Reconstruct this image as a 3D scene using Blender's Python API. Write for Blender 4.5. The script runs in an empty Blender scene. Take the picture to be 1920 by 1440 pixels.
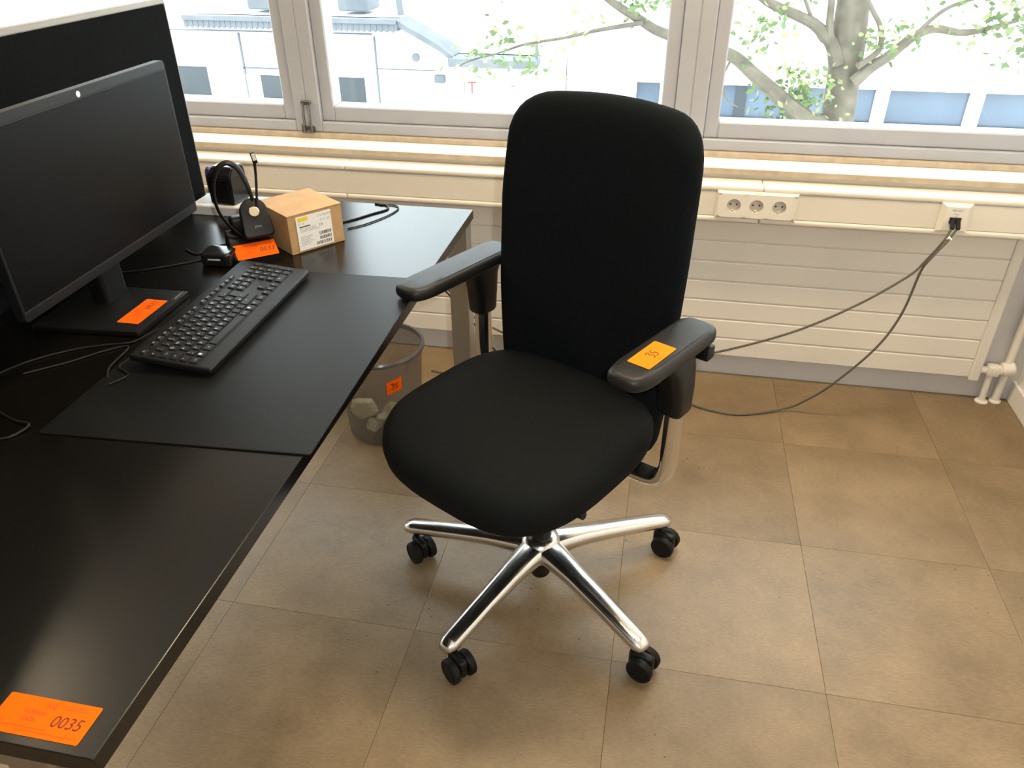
import bpy, bmesh, math, random
from mathutils import Vector, Matrix, Euler
random.seed(7)
S = bpy.context.scene
COL = S.collection
PI = math.pi
R = math.radians

# ------------------------------------------------------------------ camera
cam_d = bpy.data.cameras.new('camera')
cam_d.sensor_fit = 'HORIZONTAL'
cam_d.sensor_width = 36.0
cam_d.lens = 36.0 * 1456.0 / 1920.0
cam_d.clip_start = 0.02
cam_d.clip_end = 300
cam = bpy.data.objects.new('camera', cam_d)
cam.location = (0, 0, 1.453)
cam.rotation_euler = (R(57.864), R(0.282), R(11.0))
COL.objects.link(cam)
S.camera = cam

# ------------------------------------------------------------------ sky, lights, exposure
SKY_STRENGTH = 5.0
LAMP_STRENGTH = 29.0
FLASH_POWER = 26.0
S.view_settings.view_transform = 'Standard'
S.view_settings.look = 'None'
S.view_settings.exposure = 0.5
S.view_settings.gamma = 1.0
S.view_settings.use_curve_mapping = False
W = bpy.data.worlds.new('overcast_sky')
S.world = W
W.use_nodes = True
bg = W.node_tree.nodes['Background']
bg.inputs[0].default_value = (0.86, 0.94, 1.0, 1)
bg.inputs[1].default_value = SKY_STRENGTH
# the camera's own flash, a few centimetres right of and above the lens
fl = bpy.data.lights.new('camera_flash', 'POINT')
fl.energy = FLASH_POWER
fl.color = (1.0, 0.97, 0.92)
fl.shadow_soft_size = 0.012
flo = bpy.data.objects.new('camera_flash', fl)
flo.location = (0.055, 0.03, 1.50)
COL.objects.link(flo)


# ------------------------------------------------------------------ materials
def mat(name, col, rough=0.5, metal=0.0, var=0.0, scale=20.0, bump=0.0, bscale=None, spec=0.5, rvar=0.0, coat=0.0, sheen=0.0):
    m = bpy.data.materials.new(name)
    m.use_nodes = True
    nt = m.node_tree
    b = nt.nodes['Principled BSDF']
    b.inputs['Base Color'].default_value = (*col, 1)
    b.inputs['Roughness'].default_value = rough
    b.inputs['Metallic'].default_value = metal
    b.inputs['Specular IOR Level'].default_value = spec
    b.inputs['Coat Weight'].default_value = coat
    b.inputs['Sheen Weight'].default_value = sheen
    tc = nt.nodes.new('ShaderNodeTexCoord')
    if var or rvar:
        n = nt.nodes.new('ShaderNodeTexNoise')
        n.inputs['Scale'].default_value = scale
        n.inputs['Detail'].default_value = 5
        nt.links.new(tc.outputs['Object'], n.inputs['Vector'])
        if var:
            r = nt.nodes.new('ShaderNodeValToRGB')
            r.color_ramp.elements[0].position = 0.3
            r.color_ramp.elements[1].position = 0.7
            r.color_ramp.elements[0].color = (*[c * (1 - var) for c in col], 1)
            r.color_ramp.elements[1].color = (*[min(1, c * (1 + var)) for c in col], 1)
            nt.links.new(n.outputs['Fac'], r.inputs['Fac'])
            nt.links.new(r.outputs['Color'], b.inputs['Base Color'])
        if rvar:
            mr = nt.nodes.new('ShaderNodeMapRange')
            mr.inputs['To Min'].default_value = max(0, rough - rvar)
            mr.inputs['To Max'].default_value = rough + rvar
            nt.links.new(n.outputs['Fac'], mr.inputs['Value'])
            nt.links.new(mr.outputs['Result'], b.inputs['Roughness'])
    if bump:
        n2 = nt.nodes.new('ShaderNodeTexNoise')
        n2.inputs['Scale'].default_value = bscale or scale
        n2.inputs['Detail'].default_value = 3
        nt.links.new(tc.outputs['Object'], n2.inputs['Vector'])
        bp = nt.nodes.new('ShaderNodeBump')
        bp.inputs['Strength'].default_value = bump
        bp.inputs['Distance'].default_value = 0.001
        nt.links.new(n2.outputs['Fac'], bp.inputs['Height'])
        nt.links.new(bp.outputs['Normal'], b.inputs['Normal'])
    return m


def emit_mat(name, col, strength):
    m = bpy.data.materials.new(name)
    m.use_nodes = True
    nt = m.node_tree
    b = nt.nodes['Principled BSDF']
    b.inputs['Base Color'].default_value = (.8, .8, .8, 1)
    b.inputs['Emission Color'].default_value = (*col, 1)
    b.inputs['Emission Strength'].default_value = strength
    return m


def glass_mat(name, tint, refl, rough=0.0, body=0.0, bodycol=(.5, .5, .5)):
    m = bpy.data.materials.new(name)
    m.use_nodes = True
    nt = m.node_tree
    out = nt.nodes['Material Output']
    pb = nt.nodes['Principled BSDF']
    pb.inputs['Base Color'].default_value = (*bodycol, 1)
    pb.inputs['Roughness'].default_value = 0.35
    tr = nt.nodes.new('ShaderNodeBsdfTransparent')
    tr.inputs[0].default_value = (*tint, 1)
    gl = nt.nodes.new('ShaderNodeBsdfGlossy')
    gl.inputs['Roughness'].default_value = rough
    mx = nt.nodes.new('ShaderNodeMixShader')
    mx.inputs[0].default_value = refl
    nt.links.new(tr.outputs[0], mx.inputs[1])
    nt.links.new(gl.outputs[0], mx.inputs[2])
    mx2 = nt.nodes.new('ShaderNodeMixShader')
    mx2.inputs[0].default_value = body
    nt.links.new(mx.outputs[0], mx2.inputs[1])
    nt.links.new(pb.outputs[0], mx2.inputs[2])
    nt.links.new(mx2.outputs[0], out.inputs['Surface'])
    return m


def tile_mat():
    m = bpy.data.materials.new('stone_vinyl')
    m.use_nodes = True
    nt = m.node_tree
    N = nt.nodes.new
    L = nt.links.new
    b = nt.nodes['Principled BSDF']
    g = N('ShaderNodeNewGeometry')
    oi = N('ShaderNodeObjectInfo')
    add = N('ShaderNodeVectorMath'); add.operation = 'MULTIPLY_ADD'
    cx = N('ShaderNodeCombineXYZ')
    L(oi.outputs['Random'], cx.inputs[2])
    add.inputs[1].default_value = (1, 1, 1)
    sc = N('ShaderNodeVectorMath'); sc.operation = 'SCALE'; sc.inputs['Scale'].default_value = 40
    L(cx.outputs[0], sc.inputs[0])
    L(g.outputs['Position'], add.inputs[0])
    L(sc.outputs[0], add.inputs[2])
    n1 = N('ShaderNodeTexNoise'); n1.inputs['Scale'].default_value = 5; n1.inputs['Detail'].default_value = 8; n1.inputs['Roughness'].default_value = .62
    n2 = N('ShaderNodeTexNoise'); n2.inputs['Scale'].default_value = 90; n2.inputs['Detail'].default_value = 4
    st = N('ShaderNodeMapping'); st.inputs['Scale'].default_value = (1, 3.5, 1)
    L(add.outputs[0], n1.inputs['Vector'])
    L(add.outputs[0], st.inputs['Vector'])
    L(st.outputs[0], n2.inputs['Vector'])
    r1 = N('ShaderNodeValToRGB')
    r1.color_ramp.elements[0].position = .3; r1.color_ramp.elements[0].color = (.175, .121, .064, 1)
    r1.color_ramp.elements[1].position = .72; r1.color_ramp.elements[1].color = (.295, .212, .122, 1)
    L(n1.outputs['Fac'], r1.inputs['Fac'])
    r2 = N('ShaderNodeValToRGB')
    r2.color_ramp.elements[0].position = .3; r2.color_ramp.elements[0].color = (.84, .84, .84, 1)
    r2.color_ramp.elements[1].position = .68; r2.color_ramp.elements[1].color = (1.1, 1.1, 1.1, 1)
    L(n2.outputs['Fac'], r2.inputs['Fac'])
    mu = N('ShaderNodeMix'); mu.data_type = 'RGBA'; mu.blend_type = 'MULTIPLY'; mu.inputs['Factor'].default_value = 1
    L(r1.outputs['Color'], mu.inputs['A']); L(r2.outputs['Color'], mu.inputs['B'])
    mr = N('ShaderNodeMapRange'); mr.inputs['To Min'].default_value = .93; mr.inputs['To Max'].default_value = 1.06
    L(oi.outputs['Random'], mr.inputs['Value'])
    mv = N('ShaderNodeVectorMath'); mv.operation = 'SCALE'
    L(mu.outputs['Result'], mv.inputs[0]); L(mr.outputs['Result'], mv.inputs['Scale'])
    # little dark grit specks
    vo = N('ShaderNodeTexVoronoi'); vo.inputs['Scale'].default_value = 26
    L(g.outputs['Position'], vo.inputs['Vector'])
    r3 = N('ShaderNodeValToRGB')
    r3.color_ramp.elements[0].position = .055; r3.color_ramp.elements[0].color = (.35, .33, .3, 1)
    r3.color_ramp.elements[1].position = .085; r3.color_ramp.elements[1].color = (1, 1, 1, 1)
    L(vo.outputs['Distance'], r3.inputs['Fac'])
    n4 = N('ShaderNodeTexNoise'); n4.inputs['Scale'].default_value = 3.0
    L(g.outputs['Position'], n4.inputs['Vector'])
    th = N('ShaderNodeMapRange'); th.inputs['From Min'].default_value = .5; th.inputs['From Max'].default_value = .62
    L(n4.outputs['Fac'], th.inputs['Value'])
    m2 = N('ShaderNodeMix'); m2.data_type = 'RGBA'; m2.blend_type = 'MULTIPLY'
    L(th.outputs['Result'], m2.inputs['Factor'])
    L(mv.outputs[0], m2.inputs['A']); L(r3.outputs['Color'], m2.inputs['B'])
    L(m2.outputs['Result'], b.inputs['Base Color'])
    rr = N('ShaderNodeMapRange'); rr.inputs['To Min'].default_value = .3; rr.inputs['To Max'].default_value = .5
    L(n1.outputs['Fac'], rr.inputs['Value'])
    L(rr.outputs['Result'], b.inputs['Roughness'])
    bp = N('ShaderNodeBump'); bp.inputs['Strength'].default_value = .12; bp.inputs['Distance'].default_value = .001
    L(n2.outputs['Fac'], bp.inputs['Height']); L(bp.outputs[0], b.inputs['Normal'])
    return m


M = {}
M['tile'] = tile_mat()
M['subfloor'] = mat('subfloor', (.05, .04, .03), .8, var=.1)
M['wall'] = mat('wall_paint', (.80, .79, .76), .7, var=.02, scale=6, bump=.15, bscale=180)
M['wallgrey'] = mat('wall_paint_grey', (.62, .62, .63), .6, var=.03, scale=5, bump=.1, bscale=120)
M['ceiling'] = mat('ceiling_paint', (.82, .81, .79), .8, var=.02)
M['trunk'] = mat('trunking_plastic', (.80, .75, .65), .42, var=.02, scale=8)
M['plate'] = mat('socket_plastic', (.83, .79, .70), .35, var=.01)
M['radiator'] = mat('radiator_enamel', (.80, .77, .71), .38, var=.02, scale=6)
M['frame'] = mat('window_frame', (.41, .425, .46), .45, var=.03, scale=10)
M['sill'] = mat('sill_laminate', (.86, .83, .80), .3, var=.03, scale=12)
M['sillwood'] = mat('sill_wood_edge', (.47, .385, .28), .5, var=.15, scale=30)
M['glass'] = glass_mat('window_glass', (.97, .99, .98), .05)
M['metalw'] = mat('white_metal', (.85, .86, .88), .4, var=.02)
M['black'] = mat('black_plastic', (.005, .005, .005), .42, var=.1, scale=60, bump=.1, bscale=500, spec=.3)
M['blacksoft'] = mat('black_rubberised', (.0085, .0082, .0078), .45, var=.12, scale=40, bump=.25, bscale=700, rvar=.05, spec=.4)
M['blackgloss'] = mat('black_gloss', (.012, .012, .013), .12, var=.05)
M['fabric'] = mat('black_fabric', (.0074, .0088, .0092), .85, var=.18, scale=500, bump=.4, bscale=900, spec=.1)
M['fabricback'] = mat('black_fabric_back', (.0048, .0066, .0075), .85, var=.18, scale=500, bump=.4, bscale=900, spec=.06)
M['wheel'] = mat('black_wheel_plastic', (.006, .006, .0057), .5, var=.15, scale=80, spec=.25)
M['chrome'] = mat('polished_aluminium', (.78, .78, .78), .18, metal=1, rvar=.05, scale=15)
M['steel'] = mat('brushed_steel', (.46, .44, .42), .38, metal=1, rvar=.08, scale=25)
M['darksteel'] = mat('dark_steel', (.16, .15, .14), .4, metal=.9, var=.1)
M['desk'] = mat('desk_laminate', (.0035, .003, .0024), .24, var=.1, scale=300, bump=.03, bscale=900, spec=.5)
M['deskedge'] = mat('desk_edging', (.012, .012, .011), .42, var=.1, scale=60)
M['mat'] = mat('leatherette', (.0065, .007, .0068), .42, var=.1, scale=220, bump=.12, bscale=600, spec=.2)
M['panel'] = mat('screen_fabric', (.0055, .0066, .0072), .9, var=.2, scale=400, bump=.5, bscale=700, spec=.06)
M['alu'] = mat('anodised_aluminium', (.30, .29, .265), .5, metal=.3, var=.03)
M['bezel'] = mat('monitor_bezel', (.0065, .0072, .008), .42, var=.08, scale=50, spec=.35)
M['screen'] = mat('monitor_screen', (.0035, .0035, .0038), .36, var=.05, scale=5, spec=.14)
M['key'] = mat('key_plastic', (.007, .007, .007), .42, var=.08, scale=90, spec=.3)
M['kbody'] = mat('keyboard_body', (.0055, .0055, .0053), .45, var=.08, scale=90, spec=.3)
M['legend'] = mat('legend_white', (.62, .63, .62), .6)
M['orange'] = mat('fluorescent_orange_paper', (1.0, .13, .004), .6, var=.03, scale=30, spec=.05)
M['orange2'] = mat('light_orange_paper', (1.0, .25, .012), .6, var=.02, scale=30, spec=.05)
M['ink'] = mat('dark_red_ink', (.14, .012, .01), .7)
M['inkfaint'] = mat('faint_ink', (.45, .04, .006), .7)
M['penink'] = mat('black_pen_ink', (.03, .012, .01), .7)
M['card'] = mat('cardboard', (.46, .29, .135), .8, var=.08, scale=25, bump=.3, bscale=160)
M['paper'] = mat('white_paper', (.82, .82, .80), .7, var=.02)
M['grey'] = mat('grey_print', (.25, .25, .26), .8)
M['darkprint'] = mat('dark_print', (.05, .05, .05), .8)
M['yellow'] = mat('yellow_print', (.80, .62, .02), .7)
M['whiteplastic'] = mat('white_plastic', (.72, .70, .66), .35, var=.02)
M['silver'] = mat('silver_strip', (.75, .74, .70), .3, metal=.4)
M['purple'] = mat('purple_plastic', (.14, .09, .34), .5, var=.1)
M['cable'] = mat('black_cable', (.009, .0085, .008), .5, var=.1, scale=60, spec=.3)
M['greycable'] = mat('grey_brown_cable', (.085, .078, .062), .5, var=.1, scale=60)
M['binplastic'] = glass_mat('smoked_translucent_plastic', (.86, .84, .81), .05, .2, .22, (.27, .26, .25))
M['binrim'] = glass_mat('smoked_rim_plastic', (.6, .58, .55), .08, .2, .5, (.17, .16, .155))
M['crumple'] = mat('crumpled_paper', (.80, .76, .50), .75, var=.1, scale=20)
M['crumplegrey'] = mat('crumpled_paper_grey', (.66, .64, .50), .75, var=.1, scale=20)
M['red'] = mat('red_paper', (.7, .05, .05), .7, var=.08)
M['gold'] = mat('champagne_metal', (.72, .64, .42), .25, metal=.9)
M['foam'] = mat('foam_pad', (.02, .02, .02), .9, bump=.6, bscale=600)
M['hole'] = mat('socket_dark', (.02, .018, .015), .6)
M['socketwell'] = mat('socket_well', (.62, .59, .51), .4)
M['concrete'] = mat('yard_concrete', (.55, .55, .54), .9, var=.1, scale=2)
M['facade'] = mat('white_render', (.84, .85, .86), .8, var=.03, scale=2)
M['facadepanel'] = mat('pale_facade_panel', (.27, .31, .345), .7, var=.04, scale=2)
M['facadejoint'] = mat('grey_facade_joint', (.12, .135, .15), .8)
M['roofgrey'] = mat('grey_roof_sheet', (.12, .132, .145), .6, var=.15, scale=3)
M['winblue'] = mat('blue_tinted_pane', (.065, .095, .135), .2, var=.3, scale=.8)
M['windark'] = mat('dark_pane', (.03, .04, .046), .25, var=.25, scale=1)
M['bark'] = mat('bark', (.105, .09, .066), .9, var=.3, scale=9, bump=1.0, bscale=30)
M['leaf'] = mat('leaf_green', (.085, .135, .04), .6, var=.35, scale=1.5)
M['leafpale'] = mat('leaf_pale', (.20, .22, .09), .6, var=.35, scale=1.5)
M['redsign'] = mat('red_sign', (.75, .04, .05), .6)


# ------------------------------------------------------------------ mesh helpers
def obj(name, bm, m, parent=None, loc=None, smooth=True, angle=35):
    me = bpy.data.meshes.new(name)
    bmesh.ops.recalc_face_normals(bm, faces=bm.faces)
    bm.to_mesh(me)
    bm.free()
    ms = m if isinstance(m, (list, tuple)) else [m]
    for x in ms:
        me.materials.append(M[x])
    if smooth:
        me.polygons.foreach_set('use_smooth', [True] * len(me.polygons))
        try:
            me.set_sharp_from_angle(angle=R(angle))
        except Exception:
            pass
    o = bpy.data.objects.new(name, me)
    COL.objects.link(o)
    if parent:
        o.parent = parent
    if loc:
        o.location = loc
    return o


def share(name, me, parent=None, loc=(0, 0, 0), rot=(0, 0, 0)):
    o = bpy.data.objects.new(name, me)
    COL.objects.link(o)
    o.parent = parent
    o.location = loc
    o.rotation_euler = rot
    return o


def tag(o, label, cat, group=None):
    o['label'] = label
    o['category'] = cat
    if group:
        o['group'] = group
    return o


def thing(name, label, cat, loc=(0, 0, 0), rotz=0.0, group=None):
    o = bpy.data.objects.new(name, None)
    o.empty_display_size = .05
    COL.objects.link(o)
    o.location = loc
    o.rotation_euler = (0, 0, rotz)
    return tag(o, label, cat, group)


def structure(o):
    o['kind'] = 'structure'
    return o


def new():
    return bmesh.new()


def box(bm, x0, x1, y0, y1, z0, z1, bev=0.0, seg=2, mi=0):
    vs = [bm.verts.new(p) for p in ((x0, y0, z0), (x1, y0, z0), (x1, y1, z0), (x0, y1, z0), (x0, y0, z1), (x1, y0, z1), (x1, y1, z1), (x0, y1, z1))]
    fs = [bm.faces.new([vs[i] for i in f]) for f in ((0, 3, 2, 1), (4, 5, 6, 7), (0, 1, 5, 4), (1, 2, 6, 5), (2, 3, 7, 6), (3, 0, 4, 7))]
    for f in fs:
        f.material_index = mi
    if bev:
        es = list({e for f in fs for e in f.edges})
        r = bmesh.ops.bevel(bm, geom=es, offset=bev, segments=seg, affect='EDGES', profile=.5)
        for f in r['faces']:
            f.material_index = mi
    return bm


def xform(bm, mtx, start=0):
    bm.verts.ensure_lookup_table()
    for v in bm.verts[start:]:
        v.co = mtx @ v.co


def prism(bm, pts, z0, z1, mi=0):
    a = [bm.verts.new((p[0], p[1], z0)) for p in pts]
    b = [bm.verts.new((p[0], p[1], z1)) for p in pts]
    n = len(pts)
    fs = [bm.faces.new(a[::-1]), bm.faces.new(b)]
    for i in range(n):
        fs.append(bm.faces.new((a[i], a[(i + 1) % n], b[(i + 1) % n], b[i])))
    for f in fs:
        f.material_index = mi
    return bm


def rings(bm, rs, cap0=True, cap1=True, mi=0, closed=True):
    """rs: list of rings, each a list of points; a ring of one point is a pole"""
    prev = None
    first = None
    for r in rs:
        vs = [bm.verts.new(p) for p in r]
        if first is None:
            first = vs
        if prev is not None:
            if len(vs) == 1:
                for i in range(len(prev) if closed else len(prev) - 1):
                    bm.faces.new((prev[i], prev[(i + 1) % len(prev)], vs[0])).material_index = mi
            elif len(prev) == 1:
                for i in range(len(vs) if closed else len(vs) - 1):
                    bm.faces.new((vs[i], prev[0], vs[(i + 1) % len(vs)])).material_index = mi
            else:
                n = len(vs)
                for i in range(n if closed else n - 1):
                    bm.faces.new((prev[i], prev[(i + 1) % n], vs[(i + 1) % n], vs[i])).material_index = mi
        prev = vs
    if cap0 and len(first) > 2:
        bm.faces.new(first[::-1]).material_index = mi
    if cap1 and len(prev) > 2:
        bm.faces.new(prev).material_index = mi
    return bm


def lathe(bm, prof, n=32, mi=0, cap0=True, cap1=True):
    rs = []
    for r, z in prof:
        if r < 1e-6:
            rs.append([(0, 0, z)])
        else:
            rs.append([(r * math.cos(2 * PI * i / n), r * math.sin(2 * PI * i / n), z) for i in range(n)])
    return rings(bm, rs, cap0, cap1, mi)


def catmull(pts, k=8):
    P = [Vector(p) for p in pts]
    P = [P[0] * 2 - P[1]] + P + [P[-1] * 2 - P[-2]]
    out = []
    for i in range(1, len(P) - 2):
        p0, p1, p2, p3 = P[i - 1:i + 3]
        for j in range(k):
            t = j / k
            out.append(.5 * ((2 * p1) + (p2 - p0) * t + (2 * p0 - 5 * p1 + 4 * p2 - p3) * t * t + (3 * p1 - p0 - 3 * p2 + p3) * t ** 3))
    out.append(P[-2])
    return out


def tube(bm, pts, r, n=10, smooth=8, mi=0, flat=1.0, up=None):
    """r: number or list per (interpolated) point; flat: ratio of second radius"""
    P = catmull(pts, smooth) if smooth else [Vector(p) for p in pts]
    m = len(P)
    if isinstance(r, (list, tuple)):
        rr = []
        for i in range(m):
            t = i / (m - 1) * (len(r) - 1)
            a = min(int(t), len(r) - 2)
            rr.append(r[a] * (1 - (t - a)) + r[a + 1] * (t - a))
    else:
        rr = [r] * m
    up = Vector(up) if up else None
    rs = []
    nrm = None
    for i in range(m):
        T = (P[min(i + 1, m - 1)] - P[max(i - 1, 0)])
        if T.length < 1e-9:
            T = Vector((0, 0, 1))
        T.normalize()
        if up is not None:
            nrm = up - T * up.dot(T)
            if nrm.length < 1e-4:
                nrm = T.orthogonal()
        elif nrm is None:
            nrm = T.orthogonal()
        else:
            nrm = nrm - T * nrm.dot(T)
            if nrm.length < 1e-6:
                nrm = T.orthogonal()
        nrm.normalize()
        B = T.cross(nrm)
        rs.append([P[i] + nrm * (rr[i] * math.cos(2 * PI * j / n)) + B * (rr[i] * flat * math.sin(2 * PI * j / n)) for j in range(n)])
    return rings(bm, rs, True, True, mi)


def superell(hx, hy, n, cnt=64, cx=0, cy=0):
    out = []
    for i in range(cnt):
        a = 2 * PI * i / cnt
        c, s = math.cos(a), math.sin(a)
        out.append((cx + hx * math.copysign(abs(c) ** (2 / n), c), cy + hy * math.copysign(abs(s) ** (2 / n), s)))
    return out


def rpoly(pts, rad, seg=6):
    """closed polygon with rounded corners; rad number or list"""
    n = len(pts)
    out = []
    for i in range(n):
        p0, p, p1 = Vector(pts[i - 1]), Vector(pts[i]), Vector(pts[(i + 1) % n])
        r = rad[i] if isinstance(rad, (list, tuple)) else rad
        a = (p0 - p); b = (p1 - p)
        d = min(r, a.length * .49, b.length * .49)
        a = p + a.normalized() * d; b = p + b.normalized() * d
        for k in range(seg + 1):
            t = k / seg
            out.append(tuple(a * (1 - t) ** 2 + p * 2 * t * (1 - t) + b * t * t))
    return out


def pad(bm, outline, z0, z1, r, seg=4, mi=0, dome=0.0):
    """rounded-edge slab with the given outline (about its own centre)"""
    cx = sum(p[0] for p in outline) / len(outline)
    cy = sum(p[1] for p in outline) / len(outline)
    ex = max(abs(p[0] - cx) for p in outline); ey = max(abs(p[1] - cy) for p in outline)
    def ring(ins, z):
        sx = (ex - ins) / ex; sy = (ey - ins) / ey
        return [(cx + (p[0] - cx) * sx, cy + (p[1] - cy) * sy, z) for p in outline]
    rs = []
    for k in range(seg + 1):
        a = PI / 2 * k / seg
        rs.append(ring(r * (1 - math.sin(a)), z0 + r * (1 - math.cos(a))))
    for k in range(seg + 1):
        a = PI / 2 * k / seg
        rs.append(ring(r * (1 - math.cos(a)), z1 - r * (1 - math.sin(a))))
    if dome:
        e = r
        for f in (.75, .5, .25):
            rs.append([(cx + (p[0] - cx) * f, cy + (p[1] - cy) * f, z1 + dome * (1 - f * f)) for p in outline])
        rs.append([(cx, cy, z1 + dome)])
    return rings(bm, rs, True, not dome, mi)


_glyphs = {}
def glyph(txt, shear=0.0):
    k = (txt, shear)
    if k not in _glyphs:
        c = bpy.data.curves.new('t', 'FONT')
        c.body = txt
        c.size = 1.0
        c.align_x = 'CENTER'
        c.align_y = 'CENTER'
        c.shear = shear
        c.resolution_u = 3
        o = bpy.data.objects.new('t', c)
        me = bpy.data.meshes.new_from_object(o)
        _glyphs[k] = ([v.co.copy() for v in me.vertices], [tuple(p.vertices) for p in me.polygons])
        bpy.data.objects.remove(o)
        bpy.data.meshes.remove(me)
        bpy.data.curves.remove(c)
    return _glyphs[k]


def text(bm, txt, x, y, z, size, mi=0, shear=0.0, sx=1.0, rot=0.0):
    vs, fs = glyph(txt, shear)
    c, s = math.cos(rot), math.sin(rot)
    nv = []
    for v in vs:
        px, py = v.x * size * sx, v.y * size
        nv.append(bm.verts.new((x + px * c - py * s, y + px * s + py * c, z)))
    for f in fs:
        try:
            bm.faces.new([nv[i] for i in f]).material_index = mi
        except ValueError:
            pass


def bar2(bm, x0, x1, y0, y1, z, mi=0):
    vs = [bm.verts.new(p) for p in ((x0, y0, z), (x1, y0, z), (x1, y1, z), (x0, y1, z))]
    bm.faces.new(vs).material_index = mi


def place(o, origin, ex, ey):
    """put a flat local-XY object at origin with its X along ex and Y along ey (in the parent's space)"""
    ex = Vector(ex).normalized()
    ey = Vector(ey)
    ey = (ey - ex * ey.dot(ex)).normalized()
    ez = ex.cross(ey)
    m = Matrix((ex, ey, ez)).transposed().to_4x4()
    m.translation = Vector(origin)
    o.matrix_local = m
    return o


def sticker(parent, number, origin, ex, ey, w=.106, h=.048, label=None):
    bm = new()
    prism(bm, rpoly([(-w / 2, -h / 2), (w / 2, -h / 2), (w / 2, h / 2), (-w / 2, h / 2)], .002, 3), 0, .0004)
    s = obj('price_sticker', bm, 'orange', parent, smooth=False)
    place(s, origin, ex, ey)
    s['label'] = label or ('orange paper lot sticker printed ' + number)
    bm = new()
    z = .0006
    text(bm, 'IVG', -.0, h * .30, z, .0085, 1)
    text(bm, 'Verfahren', -w * .12, h * .10, z, .0078, 1, sx=.85)
    text(bm, '15476', -w * .15, -h * .10, z, .0078, 1, sx=.9)
    text(bm, number, w * .26, -h * .05, z, .0185, 0, shear=.12, sx=.95)
    for i, (a, b) in enumerate(((-.42, .1), (-.2, .42))):
        bar2(bm, a * w, b * w, -h * (.30 + .09 * i), -h * (.30 + .09 * i) + .0006, z, 1)
    bar2(bm, .08 * w, .38 * w, h * .36, h * .36 + .0005, z, 1)
    bar2(bm, .14 * w, .42 * w, h * .29, h * .29 + .0005, z, 1)
    p = obj('print', bm, ['ink', 'inkfaint'], s, smooth=False)
    return s


def hand_sticker(parent, origin, ex, ey, w, h, m='orange2', label=None):
    bm = new()
    prism(bm, rpoly([(-w / 2, -h / 2), (w / 2, -h / 2), (w / 2, h / 2), (-w / 2, h / 2)], .003, 3), 0, .0004)
    s = obj('price_sticker', bm, m, parent, smooth=False)
    place(s, origin, ex, ey)
    s['label'] = label
    bm = new()
    k = h / .045
    three = [(-.009, .008), (-.004, .0105), (-.0005, .007), (-.005, .002), (-.0005, -.001), (-.002, -.007), (-.008, -.0085)]
    five = [(.0125, .0105), (.006, .008), (.0055, .003), (.0105, .0015), (.0105, -.005), (.006, -.0085), (.003, -.0065)]
    for st in (three, five):
        tube(bm, [(x * k, y * k, .0006) for x, y in st], .0007 * k, 6, 5)
    obj('handwriting', bm, 'penink', s)
    bm = new()
    text(bm, 'IVG', -w * .05, -h * .39, .0006, .0055 * k)
    obj('print', bm, 'inkfaint', s, smooth=False)
    return s


# ================================================================== THE SETTING
XL, XR, YB, YW, ZC = -5.0, 1.228, -3.6, 2.483, 2.75
# floor and its tiles
bm = new(); box(bm, XL, XR, YB, YW + .2, -.12, -.004)
floor = structure(obj('floor', bm, 'subfloor', smooth=False))
TS, X0, Y0 = .4592, -.0065, 1.165
bm = new(); box(bm, -TS / 2 + .0003, TS / 2 - .0003, -TS / 2 + .0003, TS / 2 - .0003, -.004, 0, .0004, 1)
tile0 = obj('tile', bm, 'tile', floor, (0, 0, 0), smooth=False)
first = True
for i in range(-11, 3):
    for j in range(-11, 3):
        cx, cy = X0 + (i + .5) * TS, Y0 + (j + .5) * TS
        if cx - TS / 2 > XR - .02 or cx + TS / 2 < XL + .05 or cy - TS / 2 > YW or cy + TS / 2 < YB + .05:
            continue
        x1 = min(cx + TS / 2, XR) ; y1 = min(cy + TS / 2, YW)
        x0 = max(cx - TS / 2, XL); y0 = max(cy - TS / 2, YB)
        if x1 - x0 < TS - .001 or y1 - y0 < TS - .001:
            bm = new(); box(bm, x0 - cx + .0003, x1 - cx - .0003, y0 - cy + .0003, y1 - cy - .0003, -.004, 0, .0004, 1)
            obj('tile', bm, 'tile', floor, (cx, cy, 0), smooth=False)
        elif first:
            tile0.location = (cx, cy, 0); first = False
        else:
            share('tile', tile0.data, floor, (cx, cy, 0))

bm = new(); box(bm, XL - .2, XR + .2, YB - .2, YW + .25, ZC, ZC + .15)
structure(obj('ceiling', bm, 'ceiling', smooth=False))
bm = new(); box(bm, XR, XR + .2, YB, YW + .25, -.12, ZC)
structure(obj('wall_right', bm, 'wall', smooth=False))
bm = new(); box(bm, XL - .2, XL, YB, YW + .25, -.12, ZC)
structure(obj('wall_left', bm, 'wall', smooth=False))
bm = new(); box(bm, XL - .2, XR + .2, YB - .2, YB, -.12, ZC)
structure(obj('wall_front', bm, 'wall', smooth=False))
# window wall: parapet below the windows and lintel above them
WY = 2.545      # room-side face of the window frames
SILLZ = .752
bm = new()
box(bm, XL, XR, YW, YW + .25, -.12, SILLZ - .02)
box(bm, XL, XR, YW, YW + .25, 1.74, ZC)
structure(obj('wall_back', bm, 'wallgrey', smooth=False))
bm = new(); box(bm, XR - .012, XR, YB, YW, 0, .075, .003)
structure(obj('baseboard_right', bm, 'wall', smooth=False))
bm = new(); box(bm, XL, XL + .012, YB, YW, 0, .075, .003)
structure(obj('baseboard_left', bm, 'wall', smooth=False))

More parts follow.
